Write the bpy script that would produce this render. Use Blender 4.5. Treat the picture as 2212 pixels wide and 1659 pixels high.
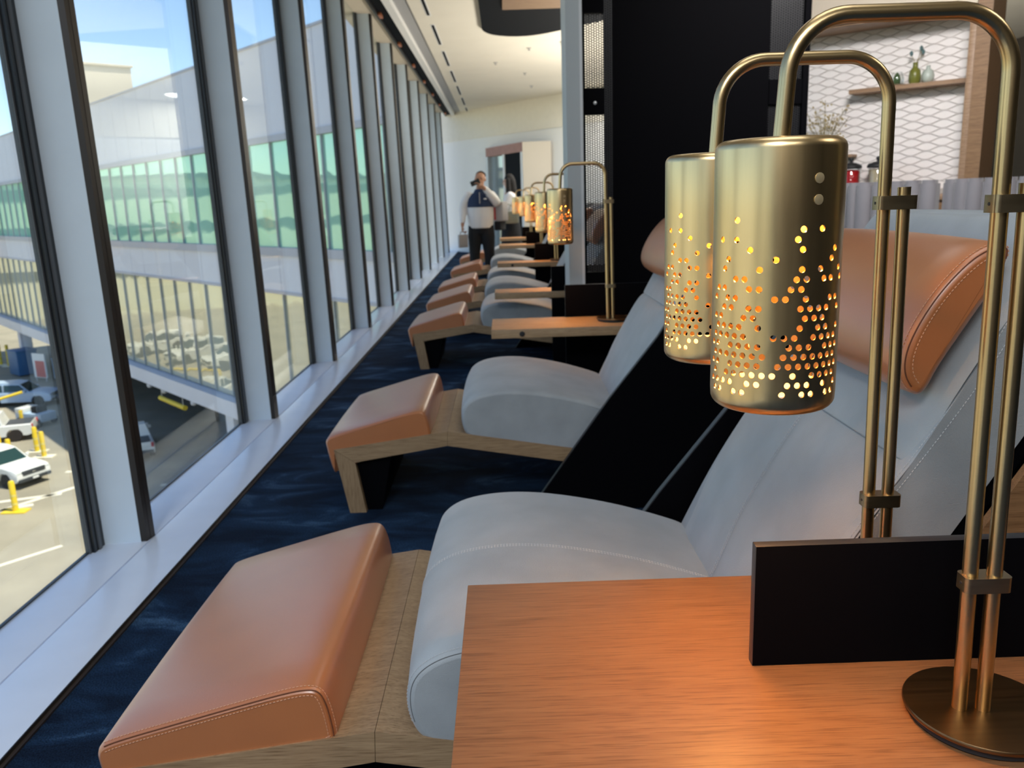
import bpy, bmesh, math, random
from mathutils import Vector, Matrix
random.seed(7)
R = math.radians
scene = bpy.context.scene
for o in list(bpy.data.objects):
    bpy.data.objects.remove(o)
C = scene.collection

# ------------------------------------------------------------------ camera, world, sun, exposure
cam_d = bpy.data.cameras.new('camera'); cam = bpy.data.objects.new('camera', cam_d); C.objects.link(cam)
cam_d.sensor_width = 36.0; cam_d.lens = 1784.5 / 2212 * 36.0
cam_d.clip_start = 0.05; cam_d.clip_end = 500
cam.location = (0, 0, 1.25)
cam.rotation_mode = 'QUATERNION'
cam.rotation_quaternion = (Matrix.Rotation(-0.00327, 4, 'Z') @ Matrix.Rotation(math.pi/2 - 0.21836, 4, 'X') @ Matrix.Rotation(-0.0328, 4, 'Z')).to_quaternion()
cam_d.dof.use_dof = True; cam_d.dof.focus_distance = 1.0; cam_d.dof.aperture_fstop = 10.0
scene.camera = cam

w = bpy.data.worlds.new('sky'); scene.world = w; w.use_nodes = True
wn = w.node_tree.nodes; wl = w.node_tree.links
sky = wn.new('ShaderNodeTexSky'); sky.sky_type = 'NISHITA'; sky.sun_disc = False
sky.sun_elevation = R(52); sky.sun_rotation = R(100); sky.altitude = 0; sky.air_density = 1.0; sky.dust_density = 0.3; sky.ozone_density = 3.0
wn['Background'].inputs[1].default_value = 0.24
wl.new(sky.outputs[0], wn['Background'].inputs[0])

sun_d = bpy.data.lights.new('sun', 'SUN'); sun = bpy.data.objects.new('sun', sun_d); C.objects.link(sun)
sun_d.energy = 7.5; sun_d.angle = R(0.5); sun_d.color = (1.0, 0.93, 0.78)
sun.rotation_euler = Vector((-0.36, 0.10, -0.93)).to_track_quat('-Z', 'Y').to_euler()

def area_light(name, loc, sx, sy, power, col, rot=(0, 0, 0)):
    d = bpy.data.lights.new(name, 'AREA'); d.shape = 'RECTANGLE'; d.size = sx; d.size_y = sy; d.energy = power; d.color = col
    o = bpy.data.objects.new(name, d); C.objects.link(o); o.location = loc; o.rotation_euler = rot
    return o
# added fill lights with no fittings, out of view, to brighten the room
area_light('ceiling_fill', (-0.85, -1.7, 3.38), 0.9, 1.6, 135, (0.96, 0.98, 1.0))  # added fill behind the camera, brightens the window fins
for ly, lp in ((-2.2, 25), (1.2, 12), (4.4, 16), (7.4, 24)): area_light('ceiling_fill', (0.5, ly, 3.38), 1.2, 1.2, lp, (0.96, 0.98, 1.0))
area_light('ceiling_fill', (3.2, 1.0, 3.38), 1.2, 1.2, 25, (1.0, 0.94, 0.86))
o = area_light('tile_fill', (1.75, 3.3, 3.32), 1.0, 0.6, 50, (1.0, 0.95, 0.93)); o.data.spread = R(100)  # added beam to brighten the tiled wall, no fitting behind it
o.rotation_euler = (Vector((2.95, 6.4, 1.75))-Vector(o.location)).to_track_quat('-Z', 'Y').to_euler()
area_light('upward_fill', (2.4, 11.0, 1.2), 1.4, 6.0, 290, (1.0, 0.93, 0.80), (math.pi, 0, 0))  # added upward fill hidden behind the screen, brightens the ceiling
area_light('ceiling_fill', (2.0, 15.8, 3.38), 1.0, 1.4, 130, (1.0, 0.96, 0.90))  # added fill for the far wall and the people
area_light('upward_fill', (3.2, 7.5, 2.9), 1.2, 1.2, 70, (1.0, 0.93, 0.80), (math.pi, 0, 0))  # added upward fill near the niche

scene.view_settings.view_transform = 'Standard'
scene.view_settings.look = 'None'
scene.view_settings.exposure = 0.0; scene.view_settings.gamma = 1.0
scene.view_settings.use_curve_mapping = False
cy = scene.cycles
cy.use_denoising = True; cy.max_bounces = 10; cy.diffuse_bounces = 5; cy.glossy_bounces = 4; cy.transparent_max_bounces = 24; cy.transmission_bounces = 6
cy.caustics_reflective = False; cy.caustics_refractive = False; cy.sample_clamp_indirect = 6.0

# ------------------------------------------------------------------ materials
def nmat(name):
    m = bpy.data.materials.new(name); m.use_nodes = True
    return m, m.node_tree.nodes, m.node_tree.links, m.node_tree.nodes['Principled BSDF']
def plain(name, col, rough=0.5, metal=0.0, var=0.0, scale=8.0, bump=0.0, bscale=200.0, spec=0.5, sheen=0.0, stretch=(1, 1, 1), emit=None, coat=0.0):
    m, n, l, b = nmat(name)
    b.inputs['Base Color'].default_value = (*col, 1); b.inputs['Roughness'].default_value = rough
    b.inputs['Metallic'].default_value = metal; b.inputs['Specular IOR Level'].default_value = spec
    if sheen: b.inputs['Sheen Weight'].default_value = sheen; b.inputs['Sheen Roughness'].default_value = 0.45
    if coat: b.inputs['Coat Weight'].default_value = coat; b.inputs['Coat Roughness'].default_value = 0.33
    if emit: b.inputs['Emission Color'].default_value = (*emit[:3], 1); b.inputs['Emission Strength'].default_value = emit[3]
    if var or bump:
        tc = n.new('ShaderNodeTexCoord'); mp = n.new('ShaderNodeMapping'); l.new(tc.outputs['Object'], mp.inputs[0]); mp.inputs['Scale'].default_value = stretch
    if var:
        t = n.new('ShaderNodeTexNoise'); t.inputs['Scale'].default_value = scale; t.inputs['Detail'].default_value = 6
        l.new(mp.outputs[0], t.inputs['Vector'])
        r = n.new('ShaderNodeValToRGB'); r.color_ramp.elements[0].position = 0.3; r.color_ramp.elements[1].position = 0.7
        r.color_ramp.elements[0].color = (*[max(0, c*(1-var)) for c in col], 1); r.color_ramp.elements[1].color = (*[min(1, c*(1+var)) for c in col], 1)
        l.new(t.outputs['Fac'], r.inputs[0]); l.new(r.outputs[0], b.inputs['Base Color'])
    if bump:
        t2 = n.new('ShaderNodeTexNoise'); t2.inputs['Scale'].default_value = bscale; t2.inputs['Detail'].default_value = 3
        l.new(mp.outputs[0], t2.inputs['Vector'])
        bp = n.new('ShaderNodeBump'); bp.inputs['Strength'].default_value = bump; bp.inputs['Distance'].default_value = 0.002
        l.new(t2.outputs['Fac'], bp.inputs['Height']); l.new(bp.outputs[0], b.inputs['Normal'])
    return m
def oak(name, c1, c2, rot=(0, 0, 0), rough=0.45):
    m, n, l, b = nmat(name)
    tc = n.new('ShaderNodeTexCoord'); mp = n.new('ShaderNodeMapping'); l.new(tc.outputs['Object'], mp.inputs[0])
    mp.inputs['Rotation'].default_value = rot
    mp2 = n.new('ShaderNodeMapping'); l.new(mp.outputs[0], mp2.inputs[0]); mp2.inputs['Scale'].default_value = (2.4, 44, 44)
    t = n.new('ShaderNodeTexNoise'); t.inputs['Scale'].default_value = 2.2; t.inputs['Detail'].default_value = 9; t.inputs['Roughness'].default_value = 0.62; t.inputs['Distortion'].default_value = 0.6
    l.new(mp2.outputs[0], t.inputs['Vector'])
    r = n.new('ShaderNodeValToRGB'); r.color_ramp.elements[0].position = 0.30; r.color_ramp.elements[1].position = 0.68
    r.color_ramp.elements[0].color = (*c1, 1); r.color_ramp.elements[1].color = (*c2, 1)
    l.new(t.outputs['Fac'], r.inputs[0])
    mp3 = n.new('ShaderNodeMapping'); l.new(mp.outputs[0], mp3.inputs[0]); mp3.inputs['Scale'].default_value = (14, 420, 420)
    t2 = n.new('ShaderNodeTexNoise'); t2.inputs['Scale'].default_value = 1.2; t2.inputs['Detail'].default_value = 3
    l.new(mp3.outputs[0], t2.inputs['Vector'])
    r2 = n.new('ShaderNodeValToRGB'); r2.color_ramp.elements[0].position = 0.34; r2.color_ramp.elements[1].position = 0.50
    r2.color_ramp.elements[0].color = (0.52, 0.46, 0.40, 1); r2.color_ramp.elements[1].color = (1, 1, 1, 1)
    l.new(t2.outputs['Fac'], r2.inputs[0])
    mx = n.new('ShaderNodeMix'); mx.data_type = 'RGBA'; mx.blend_type = 'MULTIPLY'; mx.inputs[0].default_value = 0.72
    l.new(r.outputs[0], mx.inputs[6]); l.new(r2.outputs[0], mx.inputs[7]); l.new(mx.outputs[2], b.inputs['Base Color'])
    b.inputs['Roughness'].default_value = rough
    bp = n.new('ShaderNodeBump'); bp.inputs['Strength'].default_value = 0.12; bp.inputs['Distance'].default_value = 0.001
    l.new(t2.outputs['Fac'], bp.inputs['Height']); l.new(bp.outputs[0], b.inputs['Normal'])
    return m
def brass(name, col, rough, stretch, var=1.0):
    m, n, l, b = nmat(name)
    b.inputs['Metallic'].default_value = 1.0
    tc = n.new('ShaderNodeTexCoord'); mp = n.new('ShaderNodeMapping'); l.new(tc.outputs['Object'], mp.inputs[0]); mp.inputs['Scale'].default_value = stretch
    t = n.new('ShaderNodeTexNoise'); t.inputs['Scale'].default_value = 1.0; t.inputs['Detail'].default_value = 6; l.new(mp.outputs[0], t.inputs['Vector'])
    r = n.new('ShaderNodeValToRGB'); r.color_ramp.elements[0].position = 0.3; r.color_ramp.elements[1].position = 0.72
    r.color_ramp.elements[0].color = (*[c*(1-0.10*var) for c in col], 1); r.color_ramp.elements[1].color = (*[min(1, c*(1+0.06*var)) for c in col], 1)
    l.new(t.outputs['Fac'], r.inputs[0]); l.new(r.outputs[0], b.inputs['Base Color'])
    mr = n.new('ShaderNodeMapRange'); mr.inputs[3].default_value = rough*(1-0.15*var); mr.inputs[4].default_value = rough*(1+0.2*var)
    l.new(t.outputs['Fac'], mr.inputs[0]); l.new(mr.outputs[0], b.inputs['Roughness'])
    return m
def pane_glass(name, tint=(0.955, 0.975, 0.975), refl=0.035):
    m = bpy.data.materials.new(name); m.use_nodes = True; n = m.node_tree.nodes; l = m.node_tree.links; n.clear()
    out = n.new('ShaderNodeOutputMaterial'); tr = n.new('ShaderNodeBsdfTransparent'); tr.inputs[0].default_value = (*tint, 1)
    gl = n.new('ShaderNodeBsdfGlossy'); gl.inputs['Roughness'].default_value = 0.02; gl.inputs[0].default_value = (0.9, 0.95, 0.95, 1)
    lw = n.new('ShaderNodeLayerWeight'); lw.inputs[0].default_value = 0.25
    mr = n.new('ShaderNodeMapRange'); mr.inputs[3].default_value = refl*0.5; mr.inputs[4].default_value = min(1, refl*5); l.new(lw.outputs['Fresnel'], mr.inputs[0])
    mx = n.new('ShaderNodeMixShader'); l.new(mr.outputs[0], mx.inputs[0]); l.new(tr.outputs[0], mx.inputs[1]); l.new(gl.outputs[0], mx.inputs[2]); l.new(mx.outputs[0], out.inputs[0])
    return m
def facade_glass(name, col, refl, gcol=(0.70, 1.0, 0.82)):
    m = bpy.data.materials.new(name); m.use_nodes = True; n = m.node_tree.nodes; l = m.node_tree.links; n.clear()
    out = n.new('ShaderNodeOutputMaterial'); df = n.new('ShaderNodeBsdfDiffuse'); df.inputs[0].default_value = (*col, 1)
    gl = n.new('ShaderNodeBsdfGlossy'); gl.inputs['Roughness'].default_value = 0.015; gl.inputs[0].default_value = (*gcol, 1)
    tc = n.new('ShaderNodeTexCoord'); t = n.new('ShaderNodeTexNoise'); t.inputs['Scale'].default_value = 0.6; t.inputs['Detail'].default_value = 1; l.new(tc.outputs['Object'], t.inputs['Vector'])
    bp = n.new('ShaderNodeBump'); bp.inputs['Strength'].default_value = 0.25; bp.inputs['Distance'].default_value = 0.05; l.new(t.outputs['Fac'], bp.inputs['Height']); l.new(bp.outputs[0], gl.inputs['Normal'])
    mx = n.new('ShaderNodeMixShader'); mx.inputs[0].default_value = refl; l.new(df.outputs[0], mx.inputs[1]); l.new(gl.outputs[0], mx.inputs[2]); l.new(mx.outputs[0], out.inputs[0])
    return m
def carpet_mat():
    m, n, l, b = nmat('navy_carpet')
    tc = n.new('ShaderNodeTexCoord'); mp = n.new('ShaderNodeMapping'); l.new(tc.outputs['Object'], mp.inputs[0]); mp.inputs['Scale'].default_value = (1.6, 3.2, 1)
    t = n.new('ShaderNodeTexNoise'); t.inputs['Scale'].default_value = 1.5; t.inputs['Detail'].default_value = 9; t.inputs['Roughness'].default_value = 0.6; t.inputs['Distortion'].default_value = 0.8; l.new(mp.outputs[0], t.inputs['Vector'])
    r = n.new('ShaderNodeValToRGB'); e = r.color_ramp.elements; e[0].position = 0.40; e[0].color = (0.006, 0.014, 0.032, 1); e[1].position = 0.72; e[1].color = (0.055, 0.120, 0.215, 1)
    k = r.color_ramp.elements.new(0.56); k.color = (0.012, 0.033, 0.074, 1)
    l.new(t.outputs['Fac'], r.inputs[0])
    t2 = n.new('ShaderNodeTexNoise'); t2.inputs['Scale'].default_value = 240; t2.inputs['Detail'].default_value = 2; l.new(tc.outputs['Object'], t2.inputs['Vector'])
    r2 = n.new('ShaderNodeValToRGB'); r2.color_ramp.elements[0].position = 0.35; r2.color_ramp.elements[0].color = (0.45, 0.45, 0.45, 1); r2.color_ramp.elements[1].position = 0.65; r2.color_ramp.elements[1].color = (1.5, 1.5, 1.5, 1); l.new(t2.outputs['Fac'], r2.inputs[0])
    mx = n.new('ShaderNodeMix'); mx.data_type = 'RGBA'; mx.blend_type = 'MULTIPLY'; mx.inputs[0].default_value = 1.0; l.new(r.outputs[0], mx.inputs[6]); l.new(r2.outputs[0], mx.inputs[7]); l.new(mx.outputs[2], b.inputs['Base Color'])
    b.inputs['Roughness'].default_value = 0.95; b.inputs['Specular IOR Level'].default_value = 0.1
    bp = n.new('ShaderNodeBump'); bp.inputs['Strength'].default_value = 0.6; bp.inputs['Distance'].default_value = 0.004; l.new(t2.outputs['Fac'], bp.inputs['Height']); l.new(bp.outputs[0], b.inputs['Normal'])
    return m

M = {}
M['oak'] = oak('pale_oak', (0.27, 0.175, 0.095), (0.40, 0.275, 0.155))
M['oak_leg'] = oak('pale_oak_upright', (0.27, 0.175, 0.095), (0.40, 0.275, 0.155), rot=(0, R(90), 0))
M['oak_dim_warm'] = oak('dim_warm_oak', (0.205, 0.092, 0.038), (0.275, 0.134, 0.058), rough=0.36)  # same oak as the other tables, with its dim warm light painted in
M['oak_pale'] = oak('light_oak', (0.33, 0.215, 0.115), (0.47, 0.325, 0.185))
M['oak_dark'] = oak('brown_oak', (0.20, 0.11, 0.05), (0.30, 0.17, 0.08))  # darker brown oak tone
M['leather'] = plain('tan_leather', (0.46, 0.165, 0.056), rough=0.36, var=0.06, scale=5, bump=0.12, bscale=420, spec=0.7, coat=0.75, sheen=0.06)
M['suede'] = plain('blue_grey_suede', (0.335, 0.365, 0.385), rough=0.58, var=0.09, scale=9, bump=0.35, bscale=420, spec=0.4, sheen=0.25)
M['thread'] = plain('pale_thread', (0.47, 0.49, 0.505), rough=0.7)
M['thread_tan'] = plain('tan_thread', (0.60, 0.33, 0.20), rough=0.7)
M['seam'] = plain('dark_seam', (0.10, 0.105, 0.11), rough=0.8)
M['seam_tan'] = plain('dark_tan_seam', (0.13, 0.04, 0.015), rough=0.8)
M['black'] = plain('black_laminate', (0.0025, 0.0025, 0.0035), rough=0.6, spec=0.03)
M['lighter_black'] = plain('lighter_black', (0.022, 0.023, 0.027), rough=0.35)  # lighter black for painted edge highlights, also the perforated sheet
M['rubber'] = plain('black_rubber', (0.012, 0.013, 0.015), rough=0.6)
M['brass'] = brass('brushed_brass', (0.76, 0.56, 0.29), 0.29, (60, 60, 3))
M['brass_tube'] = brass('brass_tube', (0.62, 0.455, 0.235), 0.28, (4, 4, 300), 0.18)
M['brass_base'] = brass('bronzed_base', (0.19, 0.115, 0.055), 0.36, (4, 160, 160))
M['brass_clamp'] = brass('clamp_brass', (0.42, 0.33, 0.20), 0.32, (20, 20, 120))
M['frosted'] = plain('frosted_diffuser', (0.85, 0.80, 0.74), rough=0.6)
M['rivet'] = plain('rivet_brass', (0.72, 0.57, 0.33), rough=0.5, metal=0.8)
M['bulb'] = plain('glowing_bulb', (0.01, 0.008, 0.004), emit=(1.0, 0.60, 0.20, 1.5))
M['fin'] = plain('grey_mullion', (0.68, 0.79, 0.88), rough=0.5, var=0.02)
M['bronze'] = plain('dark_bronze', (0.035, 0.030, 0.026), rough=0.4, metal=0.3)
M['jamb'] = plain('black_frame', (0.010, 0.013, 0.016), rough=0.35)
M['jamb_grey'] = plain('grey_gasket', (0.10, 0.11, 0.12), rough=0.5)
M['glass'] = pane_glass('window_glass')
M['sill'] = plain('satin_sill', (0.74, 0.83, 0.96), rough=0.22, var=0.02, spec=0.9)
M['sill_edge'] = plain('brown_trim', (0.035, 0.025, 0.02), rough=0.5)
M['carpet'] = carpet_mat()
M['white'] = plain('white_paint', (0.88, 0.84, 0.74), rough=0.8, var=0.02)
M['ceiling'] = plain('ceiling_paint', (0.84, 0.79, 0.68), rough=0.85, var=0.02, scale=2)
M['trimwhite'] = plain('trim_white', (0.88, 0.88, 0.86), rough=0.6)
M['trimgrey'] = plain('trim_grey', (0.42, 0.42, 0.42), rough=0.7)
M['copper'] = plain('copper', (0.70, 0.25, 0.12), rough=0.35, metal=0.6)
M['darkwall'] = plain('dark_wall', (0.03, 0.03, 0.033), rough=0.7)
M['greywall'] = plain('grey_wall', (0.30, 0.31, 0.33), rough=0.7)
M['midwall'] = plain('warm_wall', (0.07, 0.06, 0.05), rough=0.8)
M['column'] = plain('column_grey', (0.40, 0.45, 0.48), rough=0.45)
M['column_highlight'] = plain('column_highlight', (0.60, 0.63, 0.66), rough=0.4)  # paler grey painting the column highlight, reused behind the glass door
M['tile'] = plain('white_tile', (0.90, 0.87, 0.85), rough=0.3)
M['grout'] = plain('grey_grout', (0.46, 0.43, 0.40), rough=0.9)
M['walnut'] = oak('niche_oak', (0.26, 0.155, 0.085), (0.40, 0.26, 0.16))
M['cream'] = plain('cream_fascia', (0.70, 0.62, 0.50), rough=0.8)
M['banq'] = plain('grey_velvet', (0.25, 0.24, 0.26), rough=0.6, sheen=0.5, var=0.05)
M['kiosk'] = plain('beige_panel', (0.66, 0.60, 0.50), rough=0.7)
M['rosewood'] = plain('rose_header', (0.42, 0.22, 0.18), rough=0.6, var=0.1)
M['door_dark'] = plain('door_dark', (0.003, 0.004, 0.006), rough=0.7, spec=0.1)
M['alu'] = plain('aluminium', (0.62, 0.64, 0.66), rough=0.35, metal=0.5)
# outdoors
M['asphalt'] = plain('sunny_concrete', (0.31, 0.275, 0.20), rough=0.9, var=0.16, scale=0.35)
M['line'] = plain('road_paint', (0.75, 0.70, 0.56), rough=0.8)
M['facade'] = plain('facade_panel', (0.74, 0.74, 0.80), rough=0.6, var=0.03, scale=0.5)
M['facade_trim'] = plain('facade_trim', (0.48, 0.48, 0.53), rough=0.5)
M['fglass'] = facade_glass('green_glass', (0.40, 0.74, 0.58), 0.32)
M['fglass2'] = facade_glass('low_glass', (0.60, 0.57, 0.42), 0.40, (1.0, 0.97, 0.82))
M['mull'] = plain('mullion_grey', (0.36, 0.40, 0.42), rough=0.4)
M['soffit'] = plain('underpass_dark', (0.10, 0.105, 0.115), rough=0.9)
M['creambox'] = plain('rooftop_cream', (0.56, 0.50, 0.40), rough=0.8)
M['vwhite'] = plain('white_car_paint', (0.80, 0.80, 0.76), rough=0.25, coat=0.5)
M['vblue'] = plain('pale_blue_paint', (0.42, 0.55, 0.72), rough=0.3, coat=0.4)
M['vglass'] = plain('car_glass', (0.015, 0.04, 0.04), rough=0.06, spec=0.8)
M['tyre'] = plain('tyre', (0.012, 0.012, 0.012), rough=0.8)
M['rim'] = plain('wheel_rim', (0.55, 0.55, 0.54), rough=0.35, metal=0.7)
M['vtrim'] = plain('car_trim', (0.05, 0.055, 0.06), rough=0.5)
M['yellow'] = plain('safety_yellow', (0.85, 0.60, 0.03), rough=0.5)
M['yellow_pale'] = plain('worn_yellow', (0.85, 0.72, 0.20), rough=0.6)
M['binblue'] = plain('bin_blue', (0.05, 0.16, 0.34), rough=0.5)
M['red'] = plain('sign_red', (0.55, 0.06, 0.06), rough=0.5)
M['paleblue'] = plain('pale_blue_crate', (0.42, 0.54, 0.68), rough=0.6)
M['farbeige'] = plain('far_beige', (0.78, 0.74, 0.52), rough=0.8, var=0.1, scale=0.05)
# people and small things
M['skin'] = plain('skin', (0.42, 0.22, 0.14), rough=0.55)
M['skin_light'] = plain('skin_light', (0.58, 0.36, 0.27), rough=0.55)
M['hair'] = plain('black_hair', (0.006, 0.005, 0.005), rough=0.8)
M['hair_short'] = plain('cropped_hair', (0.06, 0.045, 0.04), rough=0.7)
M['navy'] = plain('navy_fabric', (0.012, 0.03, 0.085), rough=0.8)
M['whitecloth'] = plain('white_fabric', (0.74, 0.75, 0.78), rough=0.8)
M['trousers'] = plain('black_fabric', (0.006, 0.007, 0.010), rough=0.85)
M['sage'] = plain('sage_fabric', (0.20, 0.22, 0.18), rough=0.8)
M['greyobj'] = plain('grey_case', (0.36, 0.35, 0.36), rough=0.5)
M['phone'] = plain('phone_black', (0.006, 0.006, 0.007), rough=0.25)
M['eye'] = plain('eye', (0.02, 0.015, 0.012), rough=0.2)
M['olive'] = plain('olive_glaze', (0.16, 0.17, 0.03), rough=0.3)
M['celadon'] = plain('celadon_glaze', (0.46, 0.53, 0.48), rough=0.3)
M['cactus'] = plain('cactus_green', (0.05, 0.10, 0.03), rough=0.7, bump=0.6, bscale=120)
M['thistle'] = plain('thistle_blue', (0.10, 0.18, 0.19), rough=0.8)
M['stem'] = plain('dry_stem', (0.30, 0.25, 0.12), rough=0.8)
M['dry'] = plain('dry_blossom', (0.50, 0.40, 0.20), rough=0.9)
M['jarglass'] = pane_glass('jar_glass', (0.95, 0.97, 0.97), 0.10)
M['redfill'] = plain('red_candy', (0.45, 0.01, 0.015), rough=0.4, bump=0.6, bscale=60)
M['beigefill'] = plain('beige_grain', (0.50, 0.42, 0.28), rough=0.8, bump=0.6, bscale=90)
M['whitefill'] = plain('white_candy', (0.75, 0.74, 0.72), rough=0.6)
M['emblem'] = plain('chrome', (0.7, 0.7, 0.7), rough=0.15, metal=1.0)

# ------------------------------------------------------------------ mesh helpers
def new_obj(name, me, parent=None, mats=()):
    o = bpy.data.objects.new(name, me); C.objects.link(o)
    for m in mats: me.materials.append(m)
    if parent is not None: o.parent = parent
    return o
def smooth(me, ang=35):
    for p in me.polygons: p.use_smooth = True
    me.set_sharp_from_angle(angle=R(ang))
def from_bm(name, bm, mat, parent=None, sm=35):
    bmesh.ops.recalc_face_normals(bm, faces=bm.faces[:])
    me = bpy.data.meshes.new(name); bm.to_mesh(me); bm.free()
    if sm: smooth(me, sm)
    return new_obj(name, me, parent, mat if isinstance(mat, (list, tuple)) else [mat])
def bbox(bm, x0, x1, y0, y1, z0, z1, mi=0, bev=0.0):
    vs = [bm.verts.new(p) for p in ((x0,y0,z0),(x1,y0,z0),(x1,y1,z0),(x0,y1,z0),(x0,y0,z1),(x1,y0,z1),(x1,y1,z1),(x0,y1,z1))]
    fs = [bm.faces.new([vs[i] for i in f]) for f in ((0,3,2,1),(4,5,6,7),(0,1,5,4),(1,2,6,5),(2,3,7,6),(3,0,4,7))]
    for f in fs: f.material_index = mi
    if bev:
        es = list({e for f in fs for e in f.edges})
        bmesh.ops.bevel(bm, geom=es, offset=bev, segments=2, affect='EDGES', profile=0.6)
    return vs
def box(name, mat, x0, x1, y0, y1, z0, z1, parent=None, bev=0.0):
    bm = bmesh.new(); bbox(bm, x0, x1, y0, y1, z0, z1, 0, bev)
    return from_bm(name, bm, mat, parent, 35 if bev else 0)
def prism_y(bm, prof, y0, y1, mi=0):
    """closed profile of (x,z) extruded along y"""
    a = [bm.verts.new((x, y0, z)) for x, z in prof]; b = [bm.verts.new((x, y1, z)) for x, z in prof]
    n = len(prof); fs = [bm.faces.new(a), bm.faces.new(b[::-1])]
    for i in range(n): fs.append(bm.faces.new((a[i], b[i], b[(i+1) % n], a[(i+1) % n])))
    for f in fs: f.material_index = mi
    return fs
def prism_z(bm, prof, z0, z1):
    a = [bm.verts.new((x, y, z0)) for x, y in prof]; b = [bm.verts.new((x, y, z1)) for x, y in prof]
    n = len(prof); bm.faces.new(a[::-1]); bm.faces.new(b)
    for i in range(n): bm.faces.new((a[i], a[(i+1) % n], b[(i+1) % n], b[i]))
def chaikin(pts, it=3, closed=True):
    for _ in range(it):
        q = []; n = len(pts)
        rng = range(n) if closed else range(n-1)
        if not closed: q.append(pts[0])
        for i in rng:
            a, b = pts[i], pts[(i+1) % n]
            q.append(tuple(a[k]*.75+b[k]*.25 for k in range(len(a)))); q.append(tuple(a[k]*.25+b[k]*.75 for k in range(len(a))))
        if not closed: q.append(pts[-1])
        pts = q
    out = []
    for p in pts:
        if not out or sum((p[k]-out[-1][k])**2 for k in range(len(p))) > 1e-8: out.append(p)
    if closed and sum((out[0][k]-out[-1][k])**2 for k in range(len(out[0]))) < 1e-8: out.pop()
    return out
def inset_poly(pts, d):
    n = len(pts); area = sum(pts[i][0]*pts[(i+1) % n][1]-pts[(i+1) % n][0]*pts[i][1] for i in range(n))
    s = 1 if area > 0 else -1; out = []
    for i in range(n):
        a, b, c = pts[i-1], pts[i], pts[(i+1) % n]
        t = Vector((c[0]-a[0], c[1]-a[1])); t.normalize()
        out.append((b[0]-t.y*d*s, b[1]+t.x*d*s))
    return out
def loft(name, prof, stations, mat, parent):
    """profile in (x,z) swept along y; stations = (y, inset)"""
    bm = bmesh.new(); rings = []
    for st in stations:
        y, d = st[:2]; k = st[2] if len(st) > 2 else 0.0
        rings.append([bm.verts.new((x+0.032*k, y, z-0.020*k)) for x, z in (inset_poly(prof, d) if d else prof)])
    n = len(prof)
    for a, b in zip(rings, rings[1:]):
        for i in range(n): bm.faces.new((a[i], a[(i+1) % n], b[(i+1) % n], b[i]))
    keep = []                       # end caps skip collinear points so that they triangulate cleanly
    for i in range(n):
        a, b, c = prof[i-1], prof[i], prof[(i+1) % n]; u = Vector((b[0]-a[0], b[1]-a[1])).normalized(); v = Vector((c[0]-b[0], c[1]-b[1])).normalized()
        if abs(u.x*v.y-u.y*v.x) > 0.012: keep.append(i)
    bm.faces.new([rings[0][i] for i in keep]); bm.faces.new([rings[-1][i] for i in keep][::-1])
    o = from_bm(name, bm, mat, parent, 50)
    for p in o.data.polygons:
        if len(p.vertices) > 4: p.use_smooth = False
    return o
def tube(bm, pts, r, seg=12, caps=True, radii=None, mi=0):
    pts = [Vector(p) for p in pts]; rings = []; up = None
    for i, p in enumerate(pts):
        t = (pts[min(i+1, len(pts)-1)]-pts[max(i-1, 0)]).normalized()
        if up is None: up = t.orthogonal().normalized()
        else:
            up = (up - t*up.dot(t)); up = up.normalized() if up.length > 1e-6 else t.orthogonal().normalized()
        sd = t.cross(up); rr = radii[i] if radii else r
        rings.append([bm.verts.new(p + (up*math.cos(2*math.pi*k/seg)+sd*math.sin(2*math.pi*k/seg))*rr) for k in range(seg)])
    fs = []
    for a, b in zip(rings, rings[1:]):
        for k in range(seg): fs.append(bm.faces.new((a[k], a[(k+1) % seg], b[(k+1) % seg], b[k])))
    if caps: fs.append(bm.faces.new(rings[0][::-1])); fs.append(bm.faces.new(rings[-1]))
    for f in fs: f.material_index = mi
def lathe(bm, prof, seg=32, cx=0, cy=0, caps=True, mi=0):
    rings = [[bm.verts.new((cx+r*math.cos(2*math.pi*k/seg), cy+r*math.sin(2*math.pi*k/seg), z)) for k in range(seg)] for r, z in prof]
    fs = []
    for a, b in zip(rings, rings[1:]):
        for k in range(seg): fs.append(bm.faces.new((a[k], a[(k+1) % seg], b[(k+1) % seg], b[k])))
    if caps: fs.append(bm.faces.new(rings[0][::-1])); fs.append(bm.faces.new(rings[-1]))
    for f in fs: f.material_index = mi
def ball(bm, c, r, sub=2, scale=(1, 1, 1), mi=0):
    ret = bmesh.ops.create_icosphere(bm, subdivisions=sub, radius=r, matrix=Matrix.Translation(c) @ Matrix.Diagonal((*scale, 1)))
    for v in ret['verts']:
        for f in v.link_faces: f.material_index = mi
def stitches(bm, path, step=0.0068, ln=0.0042, r=0.0006):
    """short thread dashes along a 3D polyline"""
    path = [Vector(p) for p in path]; acc = 0.0
    for a, b in zip(path, path[1:]):
        L = (b-a).length; t = (b-a).normalized() if L > 0 else None
        while t and acc < L:
            p = a+t*acc; o = t.orthogonal().normalized(); s = t.cross(o)
            v = [bm.verts.new(p+t*e*ln/2+o*i*r+s*j*r) for e in (-1, 1) for i, j in ((-1, -1), (1, -1), (1, 1), (-1, 1))]
            for f in ((0,1,2,3),(7,6,5,4),(0,4,5,1),(1,5,6,2),(2,6,7,3),(3,7,4,0)): bm.faces.new([v[k] for k in f])
            acc += step
        acc -= L
def root(name, label, cat, loc=(0, 0, 0), rz=0.0, group=None, kind=None):
    o = bpy.data.objects.new(name, None); C.objects.link(o); o.location = loc; o.rotation_euler = (0, 0, rz); o.empty_display_size = 0.1
    if label: o['label'] = label
    if cat: o['category'] = cat
    if group: o['group'] = group
    if kind: o['kind'] = kind
    return o
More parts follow.
